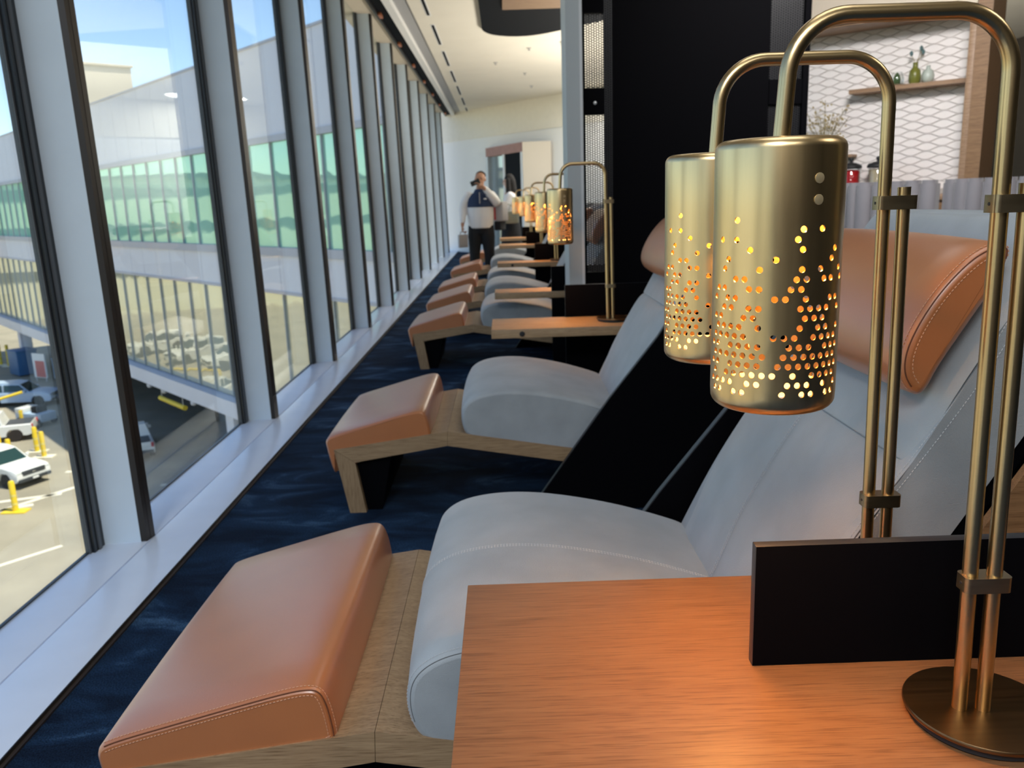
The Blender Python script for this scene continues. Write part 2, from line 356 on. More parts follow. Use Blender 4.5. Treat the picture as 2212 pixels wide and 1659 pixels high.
def tag(o, label=None, cat=None, group=None, kind=None):
    for k, v in (('label', label), ('category', cat), ('group', group), ('kind', kind)):
        if v: o[k] = v
    return o
def struct(o, label=None): o['kind'] = 'structure'; return tag(o, label)
def copy_tree(src, parent=None):
    c = src.copy(); C.objects.link(c)
    if parent is not None: c.parent = parent
    for ch in list(src.children): copy_tree(ch, c)
    return c

# ------------------------------------------------------------------ room shell
CZ = 3.413
fl = box('floor', M['carpet'], -1.205, 8.0, -3.0, 24.0, -0.10, 0.0); struct(fl, 'dark navy carpet with mottled lighter streaks')
# sill along the glass: two satin planks and a dark edge strip
t1 = root('trim_1', 'pale satin window sill running along the glass wall', None, kind='structure')
box('inner_plank', M['sill'], -1.405, -1.215, -3.0, 24.0, -0.10, 0.015, t1, 0.002)
box('outer_plank', M['sill'], -1.590, -1.411, -3.0, 24.0, -0.10, 0.015, t1, 0.002)
e = box('trim_2', M['sill_edge'], -1.215, -1.203, -3.0, 24.0, -0.10, 0.006); struct(e, 'thin dark strip between sill and carpet')
box('edge_bead', M['bronze'], -1.2165, -1.2135, -3.0, 24.0, -0.02, 0.0165, e)

FY = [2.985 + 1.83*k for k in range(-3, 11)]
TILT = -0.017
def tilted(o):
    for v in o.data.vertices: v.co.x += TILT*(v.co.z - 0.015)
    return o
win0 = None
for i, fy in enumerate(FY):
    y1 = 1.83
    if win0 is None:
        wn_ = root('window_1', 'tall window bay with grey mullion fin', None, (0, fy, 0), kind='structure')
        tilted(box('pane', M['glass'], -1.592, -1.582, -1.75, -0.10, 0.0, 3.42, wn_))
        bm = bmesh.new(); prism_z(bm, [(-1.60, -0.018), (-1.436, 0.002), (-1.436, 0.062), (-1.60, 0.062)], 0.014, 3.42)
        tilted(from_bm('mullion_fin', bm, M['fin'], wn_, 0))
        bm = bmesh.new(); prism_z(bm, [(-1.436, 0.002), (-1.414, 0.006), (-1.411, 0.030), (-1.436, 0.030)], 0.014, 3.42)
        prism_z(bm, [(-1.436, 0.034), (-1.411, 0.034), (-1.408, 0.064), (-1.436, 0.064)], 0.014, 3.42)
        tilted(from_bm('fin_cap', bm, M['bronze'], wn_, 0))
        tilted(box('frame_jamb', M['jamb'], -1.605, -1.568, -0.088, -0.014, 0.014, 3.42, wn_))
        tilted(box('gasket', M['jamb_grey'], -1.570, -1.562, -0.062, -0.045, 0.014, 3.42, wn_))
        tilted(box('edge_gasket', M['jamb_grey'], -1.598, -1.580, -0.100, -0.089, 0.014, 3.42, wn_))
        tilted(box('far_jamb', M['jamb'], -1.605, -1.575, -1.765, -1.735, 0.014, 3.42, wn_))
        box('bottom_bead', M['jamb'], -1.600, -1.5885, -1.76, -0.02, 0.0, 0.021, wn_)
        box('head_panel', M['cream'], -1.80, -1.40, -1.77, 0.06, 3.42, 3.62, wn_)
        win0 = wn_
    else:
        wn_ = copy_tree(win0); wn_.name = 'window_%d' % (i+1); wn_.location = (0, fy, 0)

# ceiling with air slots, curtain pocket and track
ce = box('ceiling', M['ceiling'], -0.98, 8.0, -3.0, 24.0, CZ, CZ+0.5); struct(ce, 'cream ceiling with a row of slot diffusers')
for k in range(-6, 6):
    y0 = 11.0 + 1.86*k; y1 = y0 + 1.30
    s = root('air_slot', None, None, (0, 0, 0)); s.parent = ce
    box('slot_frame', M['trimwhite'], -0.835, -0.775, y0-0.04, y1+0.04, CZ-0.004, CZ+0.001, s)
    box('slot_opening', M['door_dark'], -0.822, -0.789, y0, y1, CZ-0.006, CZ-0.001, s)
sf = box('trim_3', M['trimgrey'], -1.14, -0.98, -3.0, 24.0, CZ+0.02, CZ+0.5); struct(sf, 'grey recessed strip beside the curtain track')
sw = box('trim_4', M['trimwhite'], -1.225, -1.14, -3.0, 24.0, CZ-0.05, CZ+0.5); struct(sw, 'white lip along the curtain pocket')
tk = box('trim_5', M['door_dark'], -1.40, -1.225, -3.0, 24.0, CZ+0.0, CZ+0.5); struct(tk, 'dark blind pocket above the windows')
box('track', M['bronze'], -1.40, -1.375, -3.0, 24.0, CZ-0.03, CZ, tk)
for fy in FY: box('bracket', M['copper'], -1.372, -1.335, fy-0.10, fy+0.10, CZ-0.035, CZ-0.001, tk, 0.004)
for x, y in ((0.45, 15.2), (-0.05, 14.0), (0.9, 12.4), (0.45, 12.8), (0.62, 16.9)):
    s = root('sprinkler', None, None); s.parent = ce
    bm = bmesh.new(); lathe(bm, [(0.035, CZ), (0.035, CZ-0.006), (0.012, CZ-0.012), (0.012, CZ-0.03), (0.022, CZ-0.032), (0.022, CZ-0.036)], 12, x, y); from_bm('sprinkler_head', bm, M['trimgrey'], s)
# hanging black rounded bulkhead with a wooden insert
bk = root('trim_6', 'black rounded ceiling bulkhead with wooden inset', None, kind='structure')
def rrect(x0, x1, y0, y1, r, seg=10):
    p = []
    for cx, cy_, a0 in ((x1-r, y1-r, 0), (x0+r, y1-r, 90), (x0+r, y0+r, 180), (x1-r, y0+r, 270)):
        for i in range(seg+1): a = R(a0+90*i/seg); p.append((cx+r*math.cos(a), cy_+r*math.sin(a)))
    return p
bm = bmesh.new()
far = [(-0.215+0.02, 10.9), (-0.20, 11.15), (-0.13, 11.40), (0.0, 11.56), (0.22, 11.66), (0.50, 11.62), (0.85, 11.30), (1.5, 10.6), (2.6, 9.6), (3.2, 8.8), (3.4, 7.5), (3.3, 4.2), (-0.215, 4.2)]
prism_z(bm, chaikin(far[:8], 2, False)+far[8:], CZ-0.05, CZ+0.01)
from_bm('bulkhead_body', bm, M['door_dark'], bk, 40)
box('wood_inset', M['walnut'], 0.06, 2.6, 5.2, 9.95, CZ-0.075, CZ-0.051, bk, 0.003)

# other walls
wf = root('wall_far', 'white end wall set at an angle', None, (-0.8, 21.11, 0), math.atan2(-0.802, 0.597), kind='structure')
box('lower_wall', M['trimwhite'], -2.2, 9.0, 0.0, 0.15, 0, 2.75, wf); box('upper_wall', M['white'], -2.2, 9.0, -0.02, 0.15, 2.75, CZ+0.1, wf)
struct(box('wall_right', M['midwall'], 7.9, 8.1, -3.0, 24.0, -0.1, CZ+0.3))
struct(box('wall_back', M['midwall'], -1.7, 8.0, -3.15, -3.0, -0.1, CZ+0.3))
struct(box('wall_left', M['fin'], -1.70, -1.60, 22.4, 24.2, -0.1, CZ+0.3))
struct(box('trim_7', M['greywall'], 3.80, 4.4, 5.4, 5.6, 0.0, CZ+0.01), 'blue grey wall panel right of the tiled niche')
struct(box('trim_8', M['asphalt'], -1.9, 8.2, -3.3, 24.5, CZ+0.5, CZ+0.7), 'added unseen roof slab blocking the sun above the lounge')  # out of view, put in to keep direct sun out of the room

# tiled niche wall: local x to the right, local y into the wall
NZ = math.atan2(-0.64, 0.768)
nw = root('wall_tiled', 'white ogee tiled wall inside an oak framed niche', None, (3.082, 6.40, 0), NZ, kind='structure')
box('grout_backing', M['grout'], -1.25, 0.40, 0.004, 0.10, 0.0, 2.75, nw)
TW, TH = 0.210, 0.0645
bm = bmesh.new(); top = []; N = 8
for i in range(N+1):
    s = -TW/2 + TW*i/N; h = TH/2*(0.5+0.5*math.cos(math.pi*s/(TW/2)))
    top.append((s*0.975, max(h-0.0022, 0.0008)))
loop = top + [(s, -h) for s, h in top[::-1]]
a = [bm.verts.new((x, 0.006, z)) for x, z in loop]; b = [bm.verts.new((x*0.985, -0.004, z*0.90)) for x, z in loop]
bm.faces.new(b[::-1])
for i in range(len(loop)): bm.faces.new((a[i], b[i], b[(i+1) % len(loop)], a[(i+1) % len(loop)]))
tile0 = from_bm('tile', bm, M['tile'], nw, 30); first = True
for r in range(38):
    for cidx in range(7):
        x = -1.06 + cidx*TW + (TW/2 if r % 2 else 0); z = 1.262 + r*TH/2*0.965
        if x > 0.36 or x < -1.12 or z > 2.46: continue
        if first: o = tile0; first = False
        else: o = tile0.copy(); C.objects.link(o)
        o.location = (x, random.uniform(-0.0008, 0.0008), z); o.rotation_euler = (random.uniform(-0.012, 0.012), 0, random.uniform(-0.012, 0.012))
nt = root('trim_9', 'oak frame of the tiled niche', None, (3.082, 6.40, 0), NZ, kind='structure')
box('oak_post', M['walnut'], 0.386, 0.43, -0.32, 0.10, 0.0, 2.75, nt, 0.003)
box('oak_soffit', M['walnut'], -1.25, 0.386, -0.33, 0.0, 2.415, 2.475, nt, 0.003)
box('cream_fascia', M['cream'], -1.25, 0.43, -0.36, -0.33, 2.43, CZ+0.0, nt)
box('dark_return', M['oak_dark'], 0.431, 0.52, -0.34, 0.10, 0.0, CZ, nt)
sh = box('wall_shelf', M['walnut'], -0.44, 0.386, -0.16, 0.0, 1.955, 1.985)
tag(sh, 'long oak shelf on the tiled wall carrying small vases', 'shelf'); sh.location = (3.082, 6.40, 0); sh.rotation_euler = (0, 0, NZ)
sh2 = box('wall_shelf', M['walnut'], -0.62, -0.40, -0.14, 0.0, 1.495, 1.515)
tag(sh2, 'short oak shelf end just above the black lidded jar', 'shelf'); sh2.location = (3.082, 6.40, 0); sh2.rotation_euler = (0, 0, NZ)
ct = root('buffet_counter', 'oak counter under the tiled wall behind the grey banquettes', 'counter', (3.082, 6.40, 0), NZ)
box('worktop', M['walnut'], -1.2, 0.38, -0.40, 0.0, 1.16, 1.20, ct, 0.003); box('counter_body', M['oak_dark'], -1.18, 0.36, -0.37, 0.0, 0.0, 1.16, ct)
def nloc(s, off, z): return (3.082+math.cos(NZ)*s-math.sin(NZ)*off, 6.40+math.sin(NZ)*s+math.cos(NZ)*off, z)
# vases
v = root('vase', 'olive green bottle vase with two thistle sprigs on the oak shelf', 'vase', nloc(0.0, -0.08, 1.985))
bm = bmesh.new(); lathe(bm, [(0.030, 0), (0.038, 0.02), (0.040, 0.06), (0.036, 0.095), (0.018, 0.115), (0.016, 0.145), (0.020, 0.150)], 24); from_bm('body', bm, M['olive'], v, 60)
for dx, hh in ((-0.035, 0.20), (0.035, 0.235), (0.05, 0.21)):
    bm = bmesh.new(); tube(bm, [(0, 0, 0.13), (dx*0.4, 0, 0.17), (dx, 0, hh)], 0.0018, 6); s = from_bm('stem', bm, M['stem'], v)
    bm = bmesh.new(); ball(bm, (dx, 0, hh+0.012), 0.014, 1, (0.9, 0.9, 1.5)); from_bm('thistle_head', bm, M['thistle'], s, 0)
v = root('vase', 'pale celadon rounded vase beside the olive vase on the shelf', 'vase', nloc(0.082, -0.055, 1.985))
bm = bmesh.new(); lathe(bm, [(0.022, 0), (0.040, 0.025), (0.043, 0.055), (0.034, 0.085), (0.014, 0.10), (0.012, 0.118), (0.015, 0.122)], 24); from_bm('body', bm, M['celadon'], v, 60)
v = root('terrarium', 'small glass terrarium with a green cactus at the left of the shelf', 'terrarium', nloc(-0.122, -0.08, 1.985))
bm = bmesh.new(); lathe(bm, [(0.030, 0), (0.046, 0.02), (0.050, 0.05), (0.040, 0.085), (0.030, 0.10)], 24, caps=False); from_bm('glass_bowl', bm, M['jarglass'], v, 60)
bm = bmesh.new(); lathe(bm, [(0.012, 0.006), (0.024, 0.02), (0.026, 0.045), (0.018, 0.075), (0.004, 0.095)], 12); from_bm('cactus', bm, M['cactus'], v, 60)
bm = bmesh.new(); lathe(bm, [(0.028, 0.002), (0.040, 0.012), (0.012, 0.016)], 20); from_bm('pebbles', bm, M['beigefill'], v, 60)
# dried bouquet in a vase standing on the counter
v = root('flower_vase', 'white vase of dried branches with tiny pale blossoms', 'vase', nloc(-0.60, -0.16, 1.20))
bm = bmesh.new(); lathe(bm, [(0.05, 0), (0.07, 0.05), (0.075, 0.16), (0.05, 0.26), (0.03, 0.31), (0.035, 0.32)], 24); from_bm('body', bm, M['celadon'], v, 60)
rb = random.Random(3)
for k in range(11):
    an = -70+140*k/10; L = rb.uniform(0.26, 0.44); dx = math.sin(R(an*0.55))*L*0.72; dy = rb.uniform(-0.06, 0.06); zt = 0.31+math.cos(R(an*0.55))*L
    bm = bmesh.new(); tube(bm, [(0, 0, 0.28), (dx*0.45, dy*0.5, 0.31+(zt-0.31)*0.55), (dx, dy, zt)], 0.0022, 5)
    for j in range(4):
        f = 0.55+0.12*j; bx, bz = dx*f, 0.31+(zt-0.31)*f
        tube(bm, [(bx, dy*f, bz), (bx+rb.uniform(-0.05, 0.05), dy*f+rb.uniform(-0.03, 0.03), bz+rb.uniform(0.01, 0.05))], 0.0014, 4)
    st = from_bm('branch', bm, M['stem'], v)
    bm = bmesh.new()
    for j in range(9):
        f = rb.uniform(0.5, 1.02); ball(bm, (dx*f+rb.uniform(-0.045, 0.045), dy*f+rb.uniform(-0.03, 0.03), 0.31+(zt-0.31)*f+rb.uniform(-0.01, 0.05)), rb.uniform(0.005, 0.010), 1)
    tag(from_bm('blossoms', bm, M['dry'], st, 0), kind='stuff')
def jar(s, fill, label, second=None):
    j = root('storage_jar', label, 'jar', nloc(s, -0.16, 1.20))
    bm = bmesh.new(); lathe(bm, [(0.062, 0.0), (0.066, 0.01), (0.066, 0.205), (0.058, 0.215)], 28, caps=False); from_bm('glass_body', bm, M['jarglass'], j, 60)
    bm = bmesh.new(); lathe(bm, [(0.058, 0.004), (0.060, 0.02), (0.060, 0.185), (0.04, 0.195)], 24); from_bm('contents', bm, M[fill], j, 60)
    bm = bmesh.new(); lathe(bm, [(0.074, 0.205), (0.078, 0.215), (0.070, 0.232), (0.030, 0.248), (0.012, 0.250), (0.010, 0.262), (0.016, 0.270), (0.012, 0.284), (0.002, 0.288)], 28); from_bm('lid', bm, M['rubber'], j, 50)
jar(-0.39, 'redfill', 'glass jar of red sweets with black lid on the counter')
jar(-0.195, 'beigefill', 'glass jar of beige grain with black lid, rightmost on counter')

# banquette booths with channel tufting
def booth(pts, label, z=1.29):
    b = root('banquette_booth', label, 'banquette', (pts[0][0], pts[0][1], 0))
    o0 = Vector(pts[0])
    for (ax, ay), (bx, by) in zip(pts, pts[1:]):
        A = Vector((ax, ay)); B = Vector((bx, by)); L = (B-A).length; n = max(1, round(L/0.085)); t = (B-A)/L; nr = Vector((t.y, -t.x))
        for k in range(n):
            p = A+t*(L*(k+0.5)/n)-o0; hw = L/n/2
            prof = []
            for i in range(7):
                a = math.pi*i/6; q = p - t*hw*0.98*math.cos(a) + nr*0.030*math.sin(a); prof.append((q.x, q.y))
            q1 = p+t*hw*0.98-nr*0.10; q0 = p-t*hw*0.98-nr*0.10
            bm = bmesh.new(); prism_z(bm, prof+[(q1.x, q1.y), (q0.x, q0.y)], 0.05, z-0.02)
            # rounded top
            pc = [(p.x+(x-p.x)*0.8, p.y+(y-p.y)*0.8) for x, y in prof+[(q1.x, q1.y), (q0.x, q0.y)]]
            prism_z(bm, pc, z-0.02, z)
            from_bm('channel', bm, M['banq'], b, 40)
    return b
booth([(2.17, 5.38), (2.19, 5.24), (2.54, 4.95)], 'grey channel tufted booth back, the middle one behind the brass lamps')
booth([(2.60, 4.97), (2.62, 4.78), (3.45, 4.09)], 'grey channel tufted booth back at far right with pale lit corner')
booth([(2.05, 6.05), (2.42, 5.74)], 'grey tufted booth back farthest left, half behind the brass shade')

# ------------------------------------------------------------------ column and perforated screen
col = root('trim_10', 'grey structural column between lounger groups', None, (0, 0, 0), kind='structure')
box('column_shaft', M['column'], 0.384, 0.462, 5.0, 5.35, 0.0, CZ, col); box('column_highlight', M['column_highlight'], 0.462, 0.478, 4.998, 5.35, 0.0, CZ, col)  # the paler strip paints a highlight down the right edge
scn = root('partition_screen', 'tall black partition screen with perforated metal strips behind the lamps', 'screen', (0, 5.15, 0))
box('screen_panel', M['black'], 0.622, 1.60, 0.01, 0.06, 0.0, CZ-0.01, scn)
mesh_strip_args = (0.624, 0.665, 0.80, CZ-0.3)
box('top_rail', M['black'], 0.50, 0.622, 0.0, 0.04, 2.30, CZ-0.01, scn); box('middle_rail', M['black'], 0.50, 0.622, 0.0, 0.04, 1.735, 1.885, scn); box('kick_panel', M['black'], 0.50, 0.622, 0.0, 0.04, 0.0, 0.80, scn)
box('end_post', M['black'], 1.795, 1.83, -0.01, 0.06, 0.0, CZ-0.01, scn); box('near_post', M['black'], 0.495, 0.506, -0.005, 0.045, 0.0, CZ-0.01, scn)
box('right_middle_rail', M['black'], 1.60, 1.80, 0.0, 0.04, 1.76, 1.90, scn); box('right_backing', M['black'], 1.60, 1.80, 0.05, 0.06, 0.0, CZ-0.01, scn)
bm = bmesh.new(); lathe(bm, [(0.010, 0), (0.010, 0.004), (0.006, 0.006)], 12); bmesh.ops.rotate(bm, verts=bm.verts[:], matrix=Matrix.Rotation(R(90), 3, 'X')); bmesh.ops.translate(bm, verts=bm.verts[:], vec=(0.565, 0.0, 1.80)); from_bm('bolt', bm, M['alu'], scn)
def mesh_strip(x0, x1, z0, z1, parent, p=0.0135, gap=0.0058):
    """perforated sheet: a staggered lattice of small square openings"""
    bm = bmesh.new(); nx = int((x1-x0)/p); nz = int((z1-z0)/p); y = 0.02
    for i in range(nx+1):
        x = x0+i*(x1-x0)/nx; bm.faces.new([bm.verts.new((x+a, y, b)) for a, b in ((-gap/2, z0), (gap/2, z0), (gap/2, z1), (-gap/2, z1))])
    for j in range(nz+1):
        z = z0+j*(z1-z0)/nz
        for i in range(nx):
            xa = x0+i*(x1-x0)/nx; xb = x0+(i+1)*(x1-x0)/nx; zz = z+(p/2 if i % 2 else 0)
            bm.faces.new([bm.verts.new(q) for q in ((xa, y, zz-gap/2), (xb, y, zz-gap/2), (xb, y, zz+gap/2), (xa, y, zz+gap/2))])
    o = from_bm('perforated_sheet', bm, M['lighter_black'], parent, 0); o['kind'] = 'stuff'
    md = o.modifiers.new('thick', 'SOLIDIFY'); md.thickness = 0.002
    return o
for z0, z1 in ((0.80, 1.735), (1.885, 2.30)):
    mesh_strip(0.506, 0.622, z0, z1, scn)
for z0, z1 in ((0.80, 1.76), (1.90, CZ-0.02)): mesh_strip(1.60, 1.795, z0, z1, scn)
mesh_strip(*mesh_strip_args, scn).location.y = -0.02

# ------------------------------------------------------------------ reclining loungers
W_ = 0.785
seat_prof = chaikin([(-0.150, 0.300), (-0.187, 0.322), (-0.203, 0.385), (-0.193, 0.440), (-0.150, 0.476), (-0.085, 0.494), (0.0, 0.500), (0.10, 0.492), (0.25, 0.462), (0.385, 0.420), (0.462, 0.390), (0.500, 0.340), (0.510, 0.222), (0.48, 0.192), (0.30, 0.220), (0.10, 0.256), (-0.06, 0.284)], 3)
foot_prof = chaikin([(-0.738, 0.176), (-0.762, 0.292), (-0.760, 0.318), (-0.735, 0.333), (-0.60, 0.370), (-0.45, 0.411), (-0.385, 0.426), (-0.352, 0.424), (-0.338, 0.395), (-0.329, 0.335), (-0.331, 0.314), (-0.45, 0.299), (-0.62, 0.276), (-0.718, 0.262), (-0.722, 0.250), (-0.722, 0.190), (-0.724, 0.176)], 3)
low_prof = chaikin([(0.430, 0.385), (0.430, 0.395), (0.456, 0.452), (0.492, 0.545), (0.537, 0.630), (0.578, 0.703), (0.610, 0.757), (0.636, 0.792), (0.660, 0.806), (0.690, 0.812), (0.775, 0.808), (0.770, 0.785), (0.690, 0.660), (0.640, 0.570), (0.570, 0.430), (0.535, 0.365), (0.490, 0.345)], 3)
up_prof = chaikin([(0.648, 0.800), (0.654, 0.815), (0.684, 0.872), (0.735, 0.965), (0.790, 1.055), (0.845, 1.135), (0.880, 1.180), (0.905, 1.196), (0.935, 1.190), (0.970, 1.170), (0.985, 1.140), (0.965, 1.090), (0.885, 0.970), (0.785, 0.815), (0.770, 0.797), (0.70, 0.795)], 3)
body_prof = chaikin([(0.440, 0.375), (0.447, 0.395), (0.512, 0.528), (0.562, 0.618), (0.620, 0.711), (0.654, 0.757), (0.690, 0.808), (0.742, 0.884), (0.790, 0.960), (0.835, 1.045), (0.872, 1.120), (0.905, 1.180), (0.935, 1.200), (0.985, 1.198), (1.045, 1.190), (1.065, 1.165), (1.050, 1.115), (0.955, 0.970), (0.848, 0.800), (0.758, 0.660), (0.700, 0.570), (0.620, 0.430), (0.560, 0.350), (0.500, 0.335)], 3)
head_prof = chaikin([(0.690, 0.905), (0.672, 0.915), (0.655, 0.945), (0.656, 0.985), (0.676, 1.035), (0.709, 1.088), (0.752, 1.135), (0.785, 1.155), (0.812, 1.160), (0.826, 1.145), (0.812, 1.100), (0.765, 1.024), (0.722, 0.955), (0.705, 0.915)], 3)
def on_prof(prof, y, off, lo, hi):
    """points of a profile whose index fraction lies in lo..hi, moved out by off"""
    q = inset_poly(prof, -off); n = len(q)
    return [(q[int(i) % n][0], y, q[int(i) % n][1]) for i in range(int(lo*n), int(hi*n)+1)]
ED = [(0.0, 0.014), (0.004, 0.005), (0.012, 0.0)]
def stations(y0, y1, crown=0.0, e=1.0):
    s = [(y0+a, b*e) for a, b in ED]
    n = 8
    for i in range(1, n): t = i/n; s.append((y0+0.012+(y1-y0-0.024)*t, -crown*math.sin(math.pi*t)**0.7))
    return s+[(y1-a, b*e) for a, b in ED[::-1]]
BOARD_T = 0.061
def make_lounger(label, wings, detail=False, back_in=0.0):
    t = root('lounge_chair', label, 'lounger', group='reclining loungers along the window wall')
    # oak frame: sloping foot board, seat board and slanted front leg
    bm = bmesh.new(); prism_y(bm, [(-0.728, 0.276), (-0.260, 0.338), (-0.263, 0.277), (-0.645, 0.219)], 0, W_)
    f = from_bm('foot_board', bm, M['oak'], t, 0)
    bm = bmesh.new(); prism_y(bm, [(-0.259, 0.338), (0.62, 0.186), (0.62, 0.124), (-0.262, 0.277)], 0, W_); from_bm('seat_board', bm, M['oak'], t, 0)
    bm = bmesh.new(); prism_y(bm, [(-0.7285, 0.275), (-0.6455, 0.2185), (-0.613, 0.0), (-0.681, 0.0)], 0, W_); from_bm('front_leg', bm, M['oak_leg'], t, 0)
    bm = bmesh.new(); prism_y(bm, [(-0.6445, 0.2175), (-0.50, 0.238), (-0.55, 0.0), (-0.612, 0.0)], 0.03, W_-0.03); from_bm('leg_inner_block', bm, M['black'], t, 0)  # black block on the inner side of the front leg
    bm = bmesh.new(); prism_y(bm, [(0.30, 0.178), (0.60, 0.126), (0.75, 0.0), (0.40, 0.0)], 0.10, W_-0.10); from_bm('rear_base', bm, M['black'], t, 0)
    fc = loft('foot_cushion', foot_prof, stations(0.004, W_-0.004, 0.004, 0.6), M['leather'], t)
    sc = loft('seat_cushion', seat_prof, stations(0.002, W_-0.002, 0.010), M['suede'], t)
    bb = loft('backrest', body_prof, stations(0.004+back_in, W_-0.004, 0.002, 0.4), M['suede'], t)
    def pad(y0, y1): return [(y0, 0.0, 1.15), (y0+0.010, 0.0, 0.92), (y0+0.030, 0.0, 0.62), (y0+0.065, 0.0, 0.30), (y0+0.12, 0.0, 0.06)]+[(y0+0.14+(y1-y0-0.28)*i/4, 0.0, -0.06*math.sin(math.pi*i/4)) for i in range(5)]+[(y1-0.12, 0.0, 0.06), (y1-0.065, 0.0, 0.30), (y1-0.030, 0.0, 0.62), (y1-0.010, 0.0, 0.92), (y1, 0.0, 1.15)]
    lb = loft('lumbar_pad', low_prof, pad(0.018+back_in, W_-0.006), M['suede'], t)
    ub = loft('upper_pad', up_prof, pad(0.018+back_in, W_-0.006), M['suede'], t)
    hr = loft('headrest', head_prof, stations(0.016+back_in, W_-0.010, 0.006), M['leather'], t)
    # black shell closing the rear of the backrest
    bm = bmesh.new(); prism_y(bm, [(0.53, 0.30), (0.62, 0.43), (0.70, 0.57), (0.758, 0.66), (0.85, 0.80), (0.955, 0.97), (1.062, 1.14), (1.09, 1.13), (0.98, 0.95), (0.79, 0.65), (0.65, 0.40), (0.56, 0.28)], 0.02+back_in, W_-0.02); from_bm('back_shell', bm, M['black'], t, 0)
    if detail:
        for par, prof, m, segs in ((fc, foot_prof, 'thread_tan', [(0.13, 0.56)]), (sc, seat_prof, 'thread', [(0.06, 0.66)]), (bb, body_prof, 'thread', [(0.04, 0.52)]), (hr, head_prof, 'thread_tan', [(0.05, 0.64)])):
            y0 = 0.016+back_in if par is hr else (0.004+back_in if par is bb else 0.003)
            ef = {fc: 0.6, bb: 0.4}.get(par, 1.0)
            bm = bmesh.new()
            for lo, hi in segs:
                stitches(bm, on_prof(prof, y0+0.0105, 0.0002, lo, hi)); stitches(bm, [(x, y0-0.0002, z) for x, y, z in on_prof(prof, y0, -0.014*ef-0.0045, lo, hi)])
            o = from_bm('stitching', bm, M[m], par, 0); o['kind'] = 'stuff'
            bm = bmesh.new(); tube(bm, on_prof(prof, y0+0.0030, -0.0066*ef, segs[0][0], segs[0][1]), 0.0012, 6); from_bm('seam', bm, M['seam_tan' if m == 'thread_tan' else 'seam'], par, 0)
        yc = W_/2+0.01
        bm = bmesh.new()
        for dy in (-0.004, 0.004): stitches(bm, on_prof(seat_prof, yc+dy, 0.0105, 0.06, 0.62), r=0.0008)
        o = from_bm('center_stitching', bm, M['thread'], sc, 0); o['kind'] = 'stuff'
        bm = bmesh.new()
        for dy in (-0.004, 0.004): stitches(bm, on_prof(low_prof, yc+dy, 0.0063, 0.06, 0.50), r=0.0006)
        o = from_bm('center_stitching', bm, M['thread'], lb, 0); o['kind'] = 'stuff'
    for side in wings:
        y0 = -0.055 if side == 'near' else W_+0.032
        wg = root('side_wing', None, None); wg.parent = t
        line = [(0.067, 0.0), (0.127, 0.085), (0.398, 0.465), (0.592, 0.711), (0.72, 0.91), (0.80, 1.00)]
        bm = bmesh.new(); prism_y(bm, line+[(1.40, 1.00), (1.40, 0.0)], y0, y0+0.022); from_bm('wing_panel', bm, M['black'], wg, 0)
        bm = bmesh.new()
        for (x0, z0), (x1, z1) in zip(line, line[1:]): prism_y(bm, [(x0-0.004, z0), (x1-0.004, z1), (x1, z1), (x0, z0)], y0, y0+0.022)
        from_bm('edge_highlight', bm, M['lighter_black'], wg, 0)  # lighter strip paints the highlight along the slanted edge
    return t
c1 = make_lounger('nearest tan and grey lounger, its seat partly under the oak table', ['far'], True, 0.03); c1.location = (0, 1.30, 0)
c2 = make_lounger('second lounger from the front, tan footrest, behind the black side wing', ['near']); c2.location = (0, 3.255, 0)
c3 = make_lounger('third lounger from the front, seat beside the grey column', ['far']); c3.location = (0, 6.26, 0)
for y, lab in ((7.78, 'fourth lounger from the front, tan footrest just beyond the third'), (9.22, 'fifth lounger from the front, beyond the thin oak table edge'),
               (11.47, 'sixth lounger from the front, footrest in front of the standing man'), (13.9, 'farthest lounger, footrest partly hidden by the standing man')):
    o = copy_tree(c2 if y != 9.22 else c3); o.location = (0, y, 0); o['label'] = lab

# ------------------------------------------------------------------ side tables with low dividers
def make_table(label, y_near, y_far, y_div, outlet=True, wood='oak_pale'):
    t = root('side_table', label, 'table', (0, y_near, 0), group='oak side tables between loungers')
    D = y_far-y_near
    box('tabletop', M[wood], -0.084, 1.25, 0, D, 0.553, 0.600, t, 0.0015)
    d0 = y_div-y_near
    dv = box('divider', [M['black'], M['lighter_black']], 0.328, 1.25, d0, d0+0.018, 0.6005, 0.780, t, 0.0012)
    for p in dv.data.polygons: p.material_index = 0 if abs(p.normal.y) > 0.8 else 1  # rim faces get the lighter black, painting light caught on the edges
    box('pedestal', M['black'], 0.328, 1.20, d0-0.02, d0+0.03, 0.0, 0.5525, t)
    if outlet:
        bm = bmesh.new(); lathe(bm, [(0.014, 0), (0.014, 0.003), (0.010, 0.004)], 16); bmesh.ops.rotate(bm, verts=bm.verts[:], matrix=Matrix.Rotation(R(90), 3, 'X')); bmesh.ops.translate(bm, verts=bm.verts[:], vec=(0.075, 0.0, 0.574)); from_bm('power_socket', bm, M['rubber'], t)
    return t
tb1 = make_table('front oak side table lit orange by the nearest brass lamp', 0.655, 1.328, 1.045, True, 'oak_dim_warm')
bm = bmesh.new(); prism_y(bm, [(0.738, 0.601), (0.772, 0.655), (0.868, 0.805), (0.975, 0.97), (1.09, 1.15), (1.25, 1.15), (1.25, 0.601)], 0.645, 0.662)
from_bm('wood_upstand', bm, M['oak_dark'], tb1, 0)
make_table('oak side table with dark socket beside the grey column, lamp on its end', 4.235, 4.640, 4.620)
make_table('thin oak side table over the third lounger seat, tall black divider at its end', 5.985, 6.262, 5.985, False)
make_table('oak side table beyond the fourth lounger with a glowing lamp', 8.90, 9.22, 9.19)
make_table('oak side table level with the sixth lounger', 12.45, 13.0, 12.75, False)
make_table('farthest oak side table in front of the dark haired woman', 14.85, 15.3, 15.2, False)

